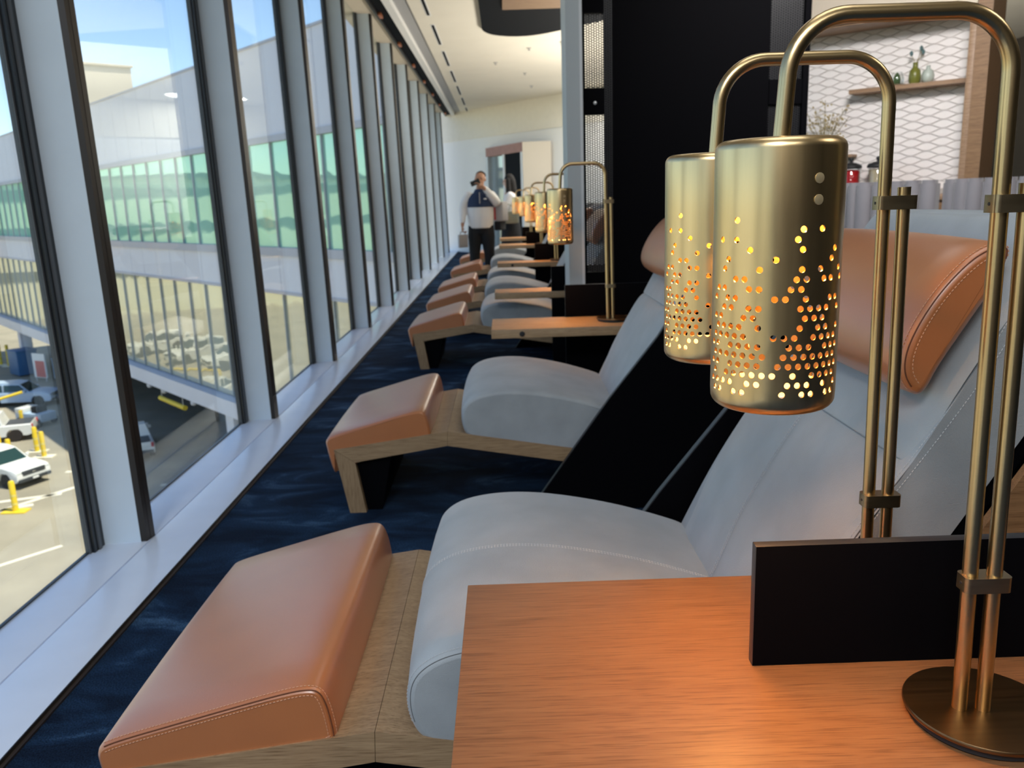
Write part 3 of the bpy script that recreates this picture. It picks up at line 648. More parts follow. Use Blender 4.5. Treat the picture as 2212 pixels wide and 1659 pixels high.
# ------------------------------------------------------------------ brass lamps
HOLES = {103: [21, 22, 24, 25, 29, 31, 32, 34, 35], 104: [20, 21, 22, 23, 25, 26, 29, 30, 31, 33, 35], 105: [21, 23, 24, 25, 26, 27, 28, 30, 32, 33, 34, 35], 106: [20, 21, 23, 24, 25, 26, 28, 29, 30, 31, 32, 33, 34, 35], 107: [21, 22, 23, 24, 25, 26, 27, 29, 30, 31, 32, 33, 34, 35], 108: [20, 21, 23, 24, 25, 26, 29, 30, 31, 33, 34, 35], 109: [21, 22, 23, 24, 25, 28, 29, 30, 32, 33, 34, 35], 110: [21, 22, 23, 24, 26, 30, 32, 33, 35], 111: [21, 22, 25, 26, 31, 32, 33], 112: [22, 23, 25, 26, 30, 31, 32, 33, 35], 113: [21, 23, 24, 28, 29, 31, 34, 35], 114: [21, 22, 25, 26, 29, 30], 115: [24, 25, 30, 31, 33, 34, 36], 116: [22, 26, 30, 32, 35], 117: [23, 28, 34], 118: [25, 30, 34], 119: [22, 24, 30], 120: [30, 32], 121: [24]}
SX, SY, SR = -0.2775, 0.0, 0.0675
def shade_mesh():
    bm = bmesh.new(); NC = 40; NV = NC*2; dz = 0.0101; hr = 0.0034
    Z0 = 0.0005+dz*102.5-0.6; rows = 19
    def pt(a_deg, z, r=SR): a = R(a_deg); return bm.verts.new((SX+r*math.cos(a), SY+r*math.sin(a), z))
    ring = lambda z, r=SR: [pt(4.5*k, z, r) for k in range(NV)]
    def band(a, b):
        for k in range(NV): bm.faces.new((a[k], a[(k+1) % NV], b[(k+1) % NV], b[k]))
    rings = [ring(Z0+dz*j) for j in range(rows+1)]
    # lower lip turning inwards and upper shoulder
    prev = rings[0]
    for a in range(1, 7):
        th = R(15*a); r_ = 0.014; q = ring(Z0-0.006-r_*math.sin(th), SR-r_*(1-math.cos(th))) if a > 0 else None
        band(q, prev); prev = q
    q = ring(Z0-0.0197, SR-0.0155); band(q, prev)
    prev = rings[-1]; ZT = 0.7045
    q = ring(ZT-0.011); band(prev, q); prev = q
    for a in range(1, 7):
        th = R(15*a); q = ring(ZT-0.011+0.011*math.sin(th), SR-0.011*(1-math.cos(th))); band(prev, q); prev = q
    q = ring(ZT+0.001, 0.02); band(prev, q); bm.faces.new(q)
    arcw = SR*R(9)
    segs = [(225, 270), (270, 315), (315, 405), (45, 90), (90, 135), (135, 225)]
    for j in range(rows):
        k = 103+j; odd = k % 2 == 1
        cols = set(HOLES.get(k, [])); cols |= {(c+18) % 40 for c in cols} | {(c+34) % 40 for c in cols if c < 24}
        cols = {c for c in cols if c in set(HOLES.get(k, [])) or not (20 <= c <= 36)}
        for c in range(NC):
            ac = 9*c + (0 if odd else 4.5); s = (2*c + (-1 if odd else 0)) % NV
            i0, i1, i2 = s, (s+1) % NV, (s+2) % NV
            outer = [rings[j][i0], rings[j][i1], rings[j][i2], rings[j+1][i2], rings[j+1][i1], rings[j+1][i0]]
            if c not in cols:
                bm.faces.new(outer); continue
            zc = Z0+dz*(j+0.5); cache = {}
            def rv(a):
                a %= 360
                if a not in cache:
                    cache[a] = pt(ac+math.degrees(hr*math.cos(R(a))/SR), zc+hr*math.sin(R(a)))
                return cache[a]
            for m in range(6):
                a0, a1 = segs[m]; steps = round((a1-a0)/22.5)
                rr = [rv(a0+22.5*i) for i in range(steps+1)]
                bm.faces.new([outer[m], outer[(m+1) % 6]] + rr[::-1])
    bmesh.ops.recalc_face_normals(bm, faces=bm.faces[:])
    me = bpy.data.meshes.new('shade'); bm.to_mesh(me); bm.free()
    tmp = new_obj('shade', me); md = tmp.modifiers.new('wall', 'SOLIDIFY'); md.thickness = 0.0014; md.offset = -1; md.use_even_offset = True
    dg = bpy.context.evaluated_depsgraph_get(); me2 = bpy.data.meshes.new_from_object(tmp.evaluated_get(dg)); bpy.data.objects.remove(tmp)
    smooth(me2, 30)
    return me2
def arc_pts(cx, cz, r, a0, a1, n=10): return [(cx+r*math.cos(R(a0+(a1-a0)*i/n)), 0, cz+r*math.sin(R(a0+(a1-a0)*i/n))) for i in range(n+1)]
def make_lamp(label):
    t = root('brass_lamp', label, 'lamp', group='perforated brass table lamps')
    bm = bmesh.new(); lathe(bm, [(0.0895, 0.012), (0.0905, 0.0135), (0.0905, 0.0165), (0.0895, 0.018)], 64); from_bm('base_plate', bm, M['brass_base'], t)
    bm = bmesh.new(); lathe(bm, [(0.080, 0.0), (0.084, 0.003), (0.084, 0.012)], 48); from_bm('base_pad', bm, M['rubber'], t)
    lx, rx = -0.0285, -0.002
    # arched tube: up the left post, over and down to the shade
    TOPZ = 0.8265; rr = 0.062
    path = [(lx, 0, 0.018), (lx-0.005, 0, 0.40), (lx-0.0095, 0, TOPZ-rr)]
    path += arc_pts(lx-0.0095-rr, TOPZ-rr, rr, 8, 90, 12)[0:]
    path += [(p[0], p[1], p[2]) for p in arc_pts(SX+0.005+rr, TOPZ-rr, rr, 90, 180, 12)] + [(SX+0.001, 0, 0.704)]
    bm = bmesh.new(); tube(bm, path, 0.0090, 20); from_bm('arched_tube', bm, M['brass_tube'], t, 60)
    bm = bmesh.new(); tube(bm, [(rx, -0.004, 0.018), (rx-0.0045, -0.004, 0.40), (rx-0.0085, -0.004, 0.651)], 0.0088, 20); from_bm('short_post', bm, M['brass_tube'], t, 40)
    for z, dx in ((0.187, 0.0), (0.630, -0.0075)):
        cl = root('clamp', None, None); cl.parent = t
        bm = bmesh.new(); pr = rrect(lx-0.0135+dx, rx+0.0155+dx, -0.0150, 0.0120, 0.006, 4); prism_z(bm, pr, z-0.0095, z+0.0095)
        from_bm('clamp_block', bm, M['brass_clamp'], cl, 30)
        bm = bmesh.new(); lathe(bm, [(0.0020, 0), (0.0020, 0.0006)], 10); bmesh.ops.rotate(bm, verts=bm.verts[:], matrix=Matrix.Rotation(R(-90), 3, 'Y')); bmesh.ops.translate(bm, verts=bm.verts[:], vec=(lx-0.0135+dx, -0.002, z)); from_bm('clamp_screw', bm, M['rubber'], cl)
    sh = new_obj('shade', shade_mesh(), t, [M['brass']])
    for zz in (0.6623, 0.6412):
        a = R(-73); bm = bmesh.new(); lathe(bm, [(0.0053, 0), (0.0053, 0.0005), (0.0050, 0.0006)], 16)
        mt = Matrix.Translation((SX+SR*math.cos(a), SY+SR*math.sin(a), zz)) @ Matrix.Rotation(a, 4, 'Z') @ Matrix.Rotation(R(90), 4, 'Y')
        bmesh.ops.transform(bm, matrix=mt, verts=bm.verts[:]); from_bm('rivet', bm, M['rivet'], sh)
    bm = bmesh.new(); lathe(bm, [(0.018, 0.700), (0.018, 0.684), (0.014, 0.680)], 20, SX, SY); from_bm('socket', bm, M['rubber'], t)
    bm = bmesh.new(); ball(bm, (SX, SY, 0.668), 0.016, 2); from_bm('bulb', bm, M['bulb'], t, 60)
    bm = bmesh.new(); lathe(bm, [(0.0655, 0.4365), (0.0655, 0.4385)], 40, SX, SY); from_bm('diffuser', bm, M['frosted'], t, 30)
    ld = bpy.data.lights.new('lamp_light', 'POINT'); ld.energy = LAMP_W; ld.color = (1.0, 0.44, 0.10); ld.shadow_soft_size = 0.009
    lo = bpy.data.objects.new('lamp_light', ld); C.objects.link(lo); lo.location = (SX, SY, 0.6425); lo.parent = t
    ad = bpy.data.lights.new('lamp_downlight', 'AREA'); ad.shape = 'DISK'; ad.size = 0.095; ad.spread = R(125); ad.energy = LAMP_W*0.10; ad.color = (1.0, 0.42, 0.10)
    ao = bpy.data.objects.new('lamp_downlight', ad); C.objects.link(ao); ao.location = (SX, SY, 0.434); ao.parent = t
    return t
LAMP_W = 13.0
lamp = make_lamp('nearest brass lamp with perforated shade on the front oak table'); lamp.location = (0.574, 0.91, 0.60)
for (x, y, z), lab in (((0.574, 1.19, 0.60), 'second brass lamp, standing behind the black divider of the front table'),
                 ((0.574, 4.435, 0.60), 'third brass lamp, on the table beside the grey column'),
                 ((0.574, 6.15, 0.60), 'fourth brass lamp, just left of the third in the receding row'),
                 ((0.574, 9.06, 0.60), 'fifth brass lamp, left of the fourth in the receding row'),
                 ((0.574, 12.62, 0.60), 'sixth brass lamp, mostly hidden behind the fifth'),
                 ((0.50, 15.05, 0.60), 'farthest brass lamp, glowing in front of the dark haired woman')):
    o = copy_tree(lamp); o.location = (x, y, z); o['label'] = lab

# ------------------------------------------------------------------ far vestibule
kx = root('vestibule', 'beige vestibule block with rose wood header and dark doorway', 'vestibule', (0.45, 18.5, 0), math.atan2(2.0, -0.91))
# local x runs from the near corner to the far left end of the front face; local +y is behind it
LF = 2.05
box('header', M['rosewood'], 0.0, LF, -0.22, -0.02, 2.28, 2.48, kx); box('far_post', M['alu'], LF-0.10, LF, -0.12, -0.02, 0, 2.28, kx)
box('near_post', M['trimwhite'], 0.0, 0.16, -0.14, -0.02, 0, 2.28, kx)
box('dark_doorway', M['door_dark'], 0.16, 1.0, -0.10, -0.04, 0, 2.28, kx); box('white_jamb', M['trimwhite'], 1.0, 1.10, -0.12, -0.02, 0, 2.28, kx)
gd = box('glass_door', M['jarglass'], 1.10, LF-0.10, -0.07, -0.05, 0.02, 2.26, kx); box('door_backing', M['column_highlight'], 1.10, LF-0.10, -0.16, -0.13, 0, 2.28, kx)
sp = box('side_panel', M['kiosk'], 0.0, 0.62, 0.0, 0.06, 0, 2.48, kx); sp.location = (0, 0, 0); sp.rotation_euler = (0, 0, -math.atan2(2.0, -0.91))

# ------------------------------------------------------------------ people
def limb(bm, pts, radii, seg=12):
    tube(bm, pts, 0, seg, True, radii)
    for p, r in zip(pts, radii): ball(bm, p, r*0.985, 2)
def ell(bm, rows, cy_=0.0, seg=24):
    rings = [[bm.verts.new((rx*math.cos(2*math.pi*k/seg), cy_+ry*math.sin(2*math.pi*k/seg), z)) for k in range(seg)] for z, rx, ry in rows]
    for a, b in zip(rings, rings[1:]):
        for k in range(seg): bm.faces.new((a[k], a[(k+1) % seg], b[(k+1) % seg], b[k]))
    bm.faces.new(rings[0][::-1]); bm.faces.new(rings[-1])
def remeshed(name, bm, mat, parent, vox):
    bmesh.ops.recalc_face_normals(bm, faces=bm.faces[:])
    me = bpy.data.meshes.new(name); bm.to_mesh(me); bm.free()
    o = new_obj(name, me, parent, [mat]); md = o.modifiers.new('union', 'REMESH'); md.mode = 'VOXEL'; md.voxel_size = vox; md.use_smooth_shade = True
    sm = o.modifiers.new('soft', 'SMOOTH'); sm.iterations = 4; sm.factor = 0.5
    return o
def hand(bm, wrist, d, palm_n, L=0.175, curl=0.5):
    """palm and five separate curled fingers; d = direction of the fingers, palm_n = side the palm faces"""
    wv = Vector(wrist); d = Vector(d).normalized(); pn = Vector(palm_n); pn = (pn-d*pn.dot(d)).normalized(); s = d.cross(pn)
    for k in (-1.2, -0.4, 0.4, 1.2): limb(bm, [wv, wv+d*L*0.48+s*k*0.016], [0.020, 0.014], 8)
    for k, fl in zip((-1.5, -0.5, 0.5, 1.5), (0.86, 1.0, 0.95, 0.74)):
        p = wv+d*L*0.48+s*k*0.0175; pts = [p]; cu = 0.0
        for seg_l in (0.24, 0.17, 0.13):
            cu += curl; q = pts[-1]+(d*math.cos(cu)+pn*math.sin(cu))*L*seg_l*fl; pts.append(q)
        limb(bm, pts, [0.0095, 0.009, 0.0082, 0.007], 8)
    p0 = wv+d*L*0.15+s*0.026; p1 = p0+(s*0.75+d*0.55+pn*0.3).normalized()*L*0.22; p2 = p1+(d*0.8+pn*0.55-s*0.1).normalized()*L*0.18
    limb(bm, [p0, p1, p2], [0.012, 0.0105, 0.0085], 8)
def head(bm, c, f, up=Vector((0, 0, 1)), h=0.23):
    """skull, jaw, nose, lips and ears about centre c, facing f"""
    c = Vector(c); f = Vector(f).normalized(); s = f.cross(up).normalized()
    ball(bm, c+up*0.022-f*0.008, 0.5, 3, (h*0.345*2, h*0.39*2, h*0.40*2)); ball(bm, c-up*0.045+f*0.014, 0.5, 3, (h*0.27*2, h*0.30*2, h*0.33*2))
    ball(bm, c-up*0.095+f*0.045, 0.024, 2); limb(bm, [c+f*0.085+up*0.012, c+f*0.108-up*0.022], [0.010, 0.0155], 8)
    limb(bm, [c+f*0.090-up*0.055-s*0.02, c+f*0.096-up*0.055, c+f*0.090-up*0.055+s*0.02], [0.007, 0.010, 0.007], 8)
    for k in (-1, 1): ball(bm, c+s*k*0.078-up*0.005-f*0.01, 0.5, 2, (0.03, 0.035, 0.065)); ball(bm, c+f*0.082+s*k*0.034+up*0.026, 0.012, 2)
def face_parts(parent, c, f):
    c = Vector(c); f = Vector(f).normalized(); s = f.cross(Vector((0, 0, 1))).normalized()
    for k in (-1, 1):
        bm = bmesh.new(); ball(bm, c+f*0.092+s*k*0.033+Vector((0, 0, 0.012)), 0.009, 1); from_bm('eye', bm, M['eye'], parent, 60)

# man holding a phone to his face, 1.72 m tall, facing the camera
mx_, my_ = -0.36, 13.15
man = root('person', 'standing man in white and navy pullover holding a dark phone to his face', 'person', (mx_, my_, 0))
HC = Vector((0.015, -0.03, 1.585)); F = Vector((-0.12, -1, -0.05))
elR = Vector((0.255, -0.04, 1.235)); haR = Vector((0.045, -0.185, 1.485)); elL = Vector((-0.27, -0.01, 1.13)); haL = Vector((-0.285, -0.10, 0.90))
bm = bmesh.new(); head(bm, HC, F)
limb(bm, [(0.0, 0.02, 1.36), (0.01, 0.0, 1.49)], [0.065, 0.06])
limb(bm, [(0, 0.02, 0.90), (0, 0.02, 1.10), (0, 0.02, 1.30)], [0.13, 0.13, 0.13])
limb(bm, [(-0.16, 0.02, 1.345), elL, haL], [0.055, 0.043, 0.028]); limb(bm, [(0.16, 0.02, 1.345), elR, haR], [0.055, 0.043, 0.028])
for k in (-1, 1): limb(bm, [(k*0.09, 0.02, 0.90), (k*0.115, 0.0, 0.48), (k*0.125, 0.03, 0.08)], [0.085, 0.055, 0.04])
hand(bm, haR, (-0.55, -0.15, 0.45), (0.1, 0.2, -0.4), 0.165, 0.55); hand(bm, haL, (-0.05, -0.12, -1), (0.6, 0, 0), 0.17, 0.8)
body = remeshed('body', bm, M['skin'], man, 0.0075)
face_parts(man, HC, F)
bm = bmesh.new(); ball(bm, HC+Vector((0.01, 0.012, 0.036)), 0.5, 3, (0.172, 0.196, 0.185)); bmesh.ops.bisect_plane(bm, geom=bm.verts[:]+bm.edges[:]+bm.faces[:], plane_co=HC+Vector((0, 0.01, 0.075)), plane_no=(0, 0.62, 0.8), clear_inner=True); from_bm('cropped_hair', bm, M['hair_short'], man, 60)
# pullover: white body and sleeves, navy yoke
bm = bmesh.new()
ell(bm, [(0.845, 0.192, 0.150), (0.90, 0.198, 0.158), (1.02, 0.205, 0.165), (1.16, 0.210, 0.165), (1.26, 0.205, 0.150), (1.33, 0.165, 0.115), (1.38, 0.09, 0.085)], 0.015)
limb(bm, [(-0.175, 0.02, 1.335), (-0.245, 0.01, 1.22), elL, haL+Vector((0.005, 0.02, 0.06))], [0.078, 0.074, 0.066, 0.045])
limb(bm, [(0.175, 0.02, 1.335), (0.225, 0.0, 1.27), elR, haR+Vector((0.05, 0.045, -0.05))], [0.078, 0.076, 0.068, 0.046])
pull = remeshed('white_pullover', bm, M['whitecloth'], man, 0.010)
bm = bmesh.new()
ell(bm, [(1.165, 0.216, 0.172), (1.24, 0.214, 0.160), (1.30, 0.200, 0.140), (1.345, 0.165, 0.118), (1.385, 0.10, 0.09), (1.44, 0.072, 0.074)], 0.013)
remeshed('navy_yoke', bm, M['navy'], man, 0.010)
bm = bmesh.new(); bbox(bm, -0.008, 0.006, -0.181, -0.150, 1.22, 1.39); from_bm('zip', bm, M['greyobj'], man, 0)
bm = bmesh.new(); ball(bm, (0.085, -0.155, 1.29), 0.5, 2, (0.055, 0.012, 0.022)); from_bm('chest_emblem', bm, M['whitecloth'], man, 60)
bm = bmesh.new()
limb(bm, [(0, 0.02, 0.84), (0, 0.02, 0.94)], [0.15, 0.155], 20)
for k in (-1, 1): limb(bm, [(k*0.075, 0.02, 0.90), (k*0.10, 0.01, 0.72), (k*0.115, 0.0, 0.45), (k*0.125, 0.02, 0.10)], [0.125, 0.115, 0.085, 0.075])
remeshed('trousers', bm, M['trousers'], man, 0.011)
for k in (-1, 1):
    bm = bmesh.new(); prism_z(bm, chaikin([(k*0.125-0.045, 0.08), (k*0.125+0.045, 0.08), (k*0.135+0.05, -0.10), (k*0.135+0.02, -0.19), (k*0.135-0.03, -0.19), (k*0.125-0.05, -0.10)], 2), 0.0, 0.075); from_bm('shoe', bm, M['trousers'], man, 40)
ph = box('phone', M['phone'], -0.038, 0.038, -0.005, 0.005, -0.075, 0.075); tag(ph, 'dark phone held in front of the standing man\'s face', 'phone')
ph.location = (mx_-0.055, my_-0.215, 1.535); ph.rotation_euler = (R(6), R(70), 0)
fo = root('grey_folder', 'grey case with a handle carried in the standing man\'s lowered hand', 'case', (mx_-0.285, my_-0.13, 0.66), R(35))
box('case_body', M['greyobj'], -0.08, 0.08, -0.02, 0.02, -0.10, 0.10, fo, 0.006)
bm = bmesh.new(); tube(bm, [(-0.045, 0, 0.10), (-0.04, 0, 0.14), (0.04, 0, 0.14), (0.045, 0, 0.10)], 0.008, 8); from_bm('handle', bm, M['greyobj'], fo)
bg = root('shoulder_bag', 'grey and red bag hanging at the standing man\'s hip', 'bag', (mx_+0.285, my_+0.10, 0.0), R(-20))
box('bag_body', M['greyobj'], -0.02, 0.10, -0.10, 0.16, 0.94, 1.24, bg, 0.02); box('red_pocket', M['red'], -0.05, -0.018, -0.10, 0.10, 0.96, 1.16, bg, 0.008); box('bag_base', M['trousers'], -0.05, 0.06, -0.10, 0.15, 0.80, 0.945, bg, 0.02)

# woman with long dark hair turned to the left, behind the far table
wx, wy = 0.13, 15.75
wo = root('person', 'dark haired woman in white top turned left behind the far lamp', 'person', (wx, wy, 0))
HC = Vector((-0.03, 0, 1.60)); F = Vector((-0.86, -0.5, -0.12))
e1 = Vector((-0.10, -0.19, 1.14)); h1 = Vector((-0.31, -0.20, 1.19)); e2 = Vector((-0.06, 0.22, 1.14)); h2 = Vector((-0.27, 0.20, 1.20))
bm = bmesh.new(); head(bm, HC, F, h=0.215)
limb(bm, [(0.0, 0.0, 1.36), (-0.01, 0, 1.50)], [0.055, 0.05]); limb(bm, [(0, 0, 0.92), (0, 0, 1.1), (0, 0, 1.32)], [0.12, 0.10, 0.12])
limb(bm, [(0.0, -0.15, 1.35), e1, h1], [0.045, 0.036, 0.024]); limb(bm, [(0.0, 0.15, 1.35), e2, h2], [0.045, 0.036, 0.024])
for k in (-1, 1): limb(bm, [(0, k*0.08, 0.90), (0.0, k*0.085, 0.48), (0.02, k*0.085, 0.08)], [0.08, 0.052, 0.036])
hand(bm, h1, (-1, 0, 0.1), (0, 0.6, -0.6), 0.16, 0.5); hand(bm, h2, (-1, 0, 0.1), (0, -0.6, -0.6), 0.16, 0.5)
remeshed('body', bm, M['skin_light'], wo, 0.0075); face_parts(wo, HC, F)
bm = bmesh.new(); ball(bm, HC+Vector((0.028, 0.015, 0.025)), 0.5, 3, (0.20, 0.205, 0.235)); limb(bm, [HC+Vector((0.05, 0.02, 0.0)), HC+Vector((0.075, 0.02, -0.16)), HC+Vector((0.075, 0.01, -0.30))], [0.095, 0.09, 0.055])
limb(bm, [HC+Vector((0.0, -0.075, 0.02)), HC+Vector((0.0, -0.085, -0.16)), HC+Vector((0.02, -0.08, -0.26))], [0.04, 0.045, 0.03])
remeshed('long_hair', bm, M['hair'], wo, 0.010)
bm = bmesh.new(); limb(bm, [(0, 0, 1.0), (0, 0, 1.15), (0, 0, 1.30)], [0.135, 0.135, 0.13], 16); limb(bm, [(0, -0.13, 1.345), (0, 0.13, 1.345)], [0.07, 0.07])
limb(bm, [(0, -0.15, 1.34), e1, h1+Vector((0.06, 0, 0))], [0.075, 0.068, 0.045]); limb(bm, [(0, 0.15, 1.34), e2, h2+Vector((0.06, 0, 0))], [0.075, 0.068, 0.045])
remeshed('white_top', bm, M['whitecloth'], wo, 0.011)
bm = bmesh.new(); lathe(bm, [(0.20, 0.35), (0.185, 0.70), (0.165, 0.92), (0.145, 1.02)], 24); from_bm('black_skirt', bm, M['trousers'], wo, 60)
for k in (-1, 1):
    bm = bmesh.new(); prism_z(bm, [(0.06, k*0.085-0.035), (0.06, k*0.085+0.035), (-0.10, k*0.085+0.04), (-0.16, k*0.085), (-0.10, k*0.085-0.04)], 0.0, 0.06); from_bm('shoe', bm, M['trousers'], wo, 0)
sb = root('tote_bag', 'sage green tote bag on the dark haired woman\'s arm', 'bag', (wx-0.03, wy-0.29, 0.0))
box('bag_body', M['sage'], -0.17, 0.17, -0.06, 0.04, 0.84, 1.06, sb, 0.03)
bm = bmesh.new(); tube(bm, [(-0.09, -0.01, 1.05), (-0.06, -0.01, 1.15), (0.0, 0.03, 1.19), (0.06, -0.01, 1.15), (0.09, -0.01, 1.05)], 0.010, 8); from_bm('strap', bm, M['sage'], sb)

# ------------------------------------------------------------------ outdoors: apron, opposite terminal, vehicles
GZ = -12.0
gr = box('ground', M['asphalt'], -170, 60, -60, 190, GZ-1, GZ); struct(gr, 'sunlit concrete apron three floors below')
def ground_line(ax, ay, bx, by, wd=0.22, mat='line'):
    A = Vector((ax, ay)); B = Vector((bx, by)); t = (B-A).normalized(); n = Vector((-t.y, t.x))*wd/2
    bm = bmesh.new(); prism_z(bm, [tuple(A-n), tuple(B-n), tuple(B+n), tuple(A+n)], GZ, GZ+0.01); from_bm('lane_line', bm, M[mat], gr, 0)
FA = math.atan2(-0.749, 0.663)
fc_ = root('opposite_terminal', 'long grey terminal building with green glass bands across the apron', 'building', (-17.295, 42.98, 0), FA)
P_ = 2.01; X0 = -7.79
bays = range(-19, 17)
pane_u = pane_l = pan_u = pan_s = ml = ml2 = None
def dupl(src, x):
    o = src.copy(); C.objects.link(o); o.location = (x, 0, 0); return o
for k in bays:
    x = X0 + P_*k
    if pane_u is None:
        pan_u = box('roof_panel', M['facade'], 0.015, P_-0.015, 0.0, 0.25, 4.02, 7.36, fc_); pan_u.location.x = x
        pan_s = box('spandrel_panel', M['facade'], 0.015, P_-0.015, 0.0, 0.25, -2.05, -0.62, fc_); pan_s.location.x = x
        pane_u = box('green_pane', M['fglass'], 0.04, P_-0.04, 0.10, 0.16, -0.28, 3.78, fc_); pane_u.location.x = x
        pane_l = box('lower_pane', M['fglass2'], 0.04, P_-0.04, 0.10, 0.16, -7.40, -2.18, fc_); pane_l.location.x = x
        ml = box('mullion', M['mull'], -0.04, 0.04, 0.02, 0.12, -0.30, 3.82, fc_); ml.location.x = x
        ml2 = box('lower_mullion', M['mull'], -0.04, 0.04, 0.02, 0.12, -7.42, -2.16, fc_); ml2.location.x = x
    else:
        for s_ in (pan_u, pan_s, pane_u, pane_l, ml, ml2): dupl(s_, x)
xa, xb = X0+P_*bays[0], X0+P_*(bays[-1]+1)
box('roof_coping', M['facade_trim'], xa, xb, -0.05, 0.5, 7.36, 7.46, fc_); box('window_head', M['facade_trim'], xa, xb, -0.06, 0.3, 3.78, 4.02, fc_)
box('window_sill', M['facade_trim'], xa, xb, -0.12, 0.3, -0.62, -0.28, fc_); box('lower_head', M['facade_trim'], xa, xb, -0.04, 0.3, -2.18, -2.05, fc_)
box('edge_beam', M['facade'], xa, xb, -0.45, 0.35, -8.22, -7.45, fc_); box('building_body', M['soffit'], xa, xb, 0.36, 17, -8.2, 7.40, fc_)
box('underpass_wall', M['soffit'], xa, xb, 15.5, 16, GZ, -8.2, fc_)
ow = box('open_window', M['door_dark'], -17.4, -15.3, 0.05, 0.12, 0.4, 2.6, fc_)
for xx in (5.55, -24.4, -38.0, 20.5): box('support_column', M['facade'], xx-0.45, xx+0.45, 0.0, 0.9, GZ, -8.2, fc_, 0.05)
for xx in (-4.9, -2.6, 1.6): 
    bm = bmesh.new(); ball(bm, (xx, -0.15, -8.42), 0.17, 2); tube(bm, [(xx, -0.15, -8.2), (xx, -0.15, -8.42)], 0.05, 8); from_bm('camera_dome', bm, M['facade'], fc_)
cb = root('clearance_bar', 'yellow clearance bar hanging under the terminal edge beam', 'bar', (-17.295, 42.98, 0), FA)
bm = bmesh.new(); tube(bm, [(-2.75, -0.35, -8.80), (0.85, -0.35, -8.80)], 0.13, 12); from_bm('bar_tube', bm, M['yellow'], cb)
for xx in (-2.5, 0.6):
    bm = bmesh.new(); tube(bm, [(xx, -0.35, -8.2), (xx, -0.35, -8.80)], 0.02, 6); from_bm('chain', bm, M['alu'], cb)
cb2 = copy_tree(cb); cb2['label'] = 'second yellow clearance bar, farther along the terminal edge beam at far left'; cb2.location = (-17.295-0.663*19.0, 42.98+0.749*19.0, 0)
rp = root('rooftop_house', 'cream plant house on the terminal roof', 'building', (-33.0, 66.0, 0), FA)
box('plant_walls', M['creambox'], -2.6, 3.6, 0, 4, 7.4, 11.9, rp); box('plant_roof', M['creambox'], -2.75, 3.75, -0.15, 4.15, 11.9, 12.05, rp); box('louvre', M['facade_trim'], 2.2, 3.2, -0.05, 0.0, 8.2, 10.0, rp)
# pier seen only as a reflection in the green glass
pr_ = root('far_pier', 'beige pier building mirrored in the green glass', 'building', (-84, 78, 0), R(65))
box('pier_walls', M['farbeige'], -45, 45, 0, 12, GZ, 5.5, pr_)
for zz in (-7.0, -1.5, 3.2): box('window_band', M['vglass'], -44, 44, -0.1, 0.0, zz, zz+1.3, pr_)
box('pier_roof', M['vtrim'], -45.5, 45.5, -0.6, 12.5, 5.5, 6.0, pr_)

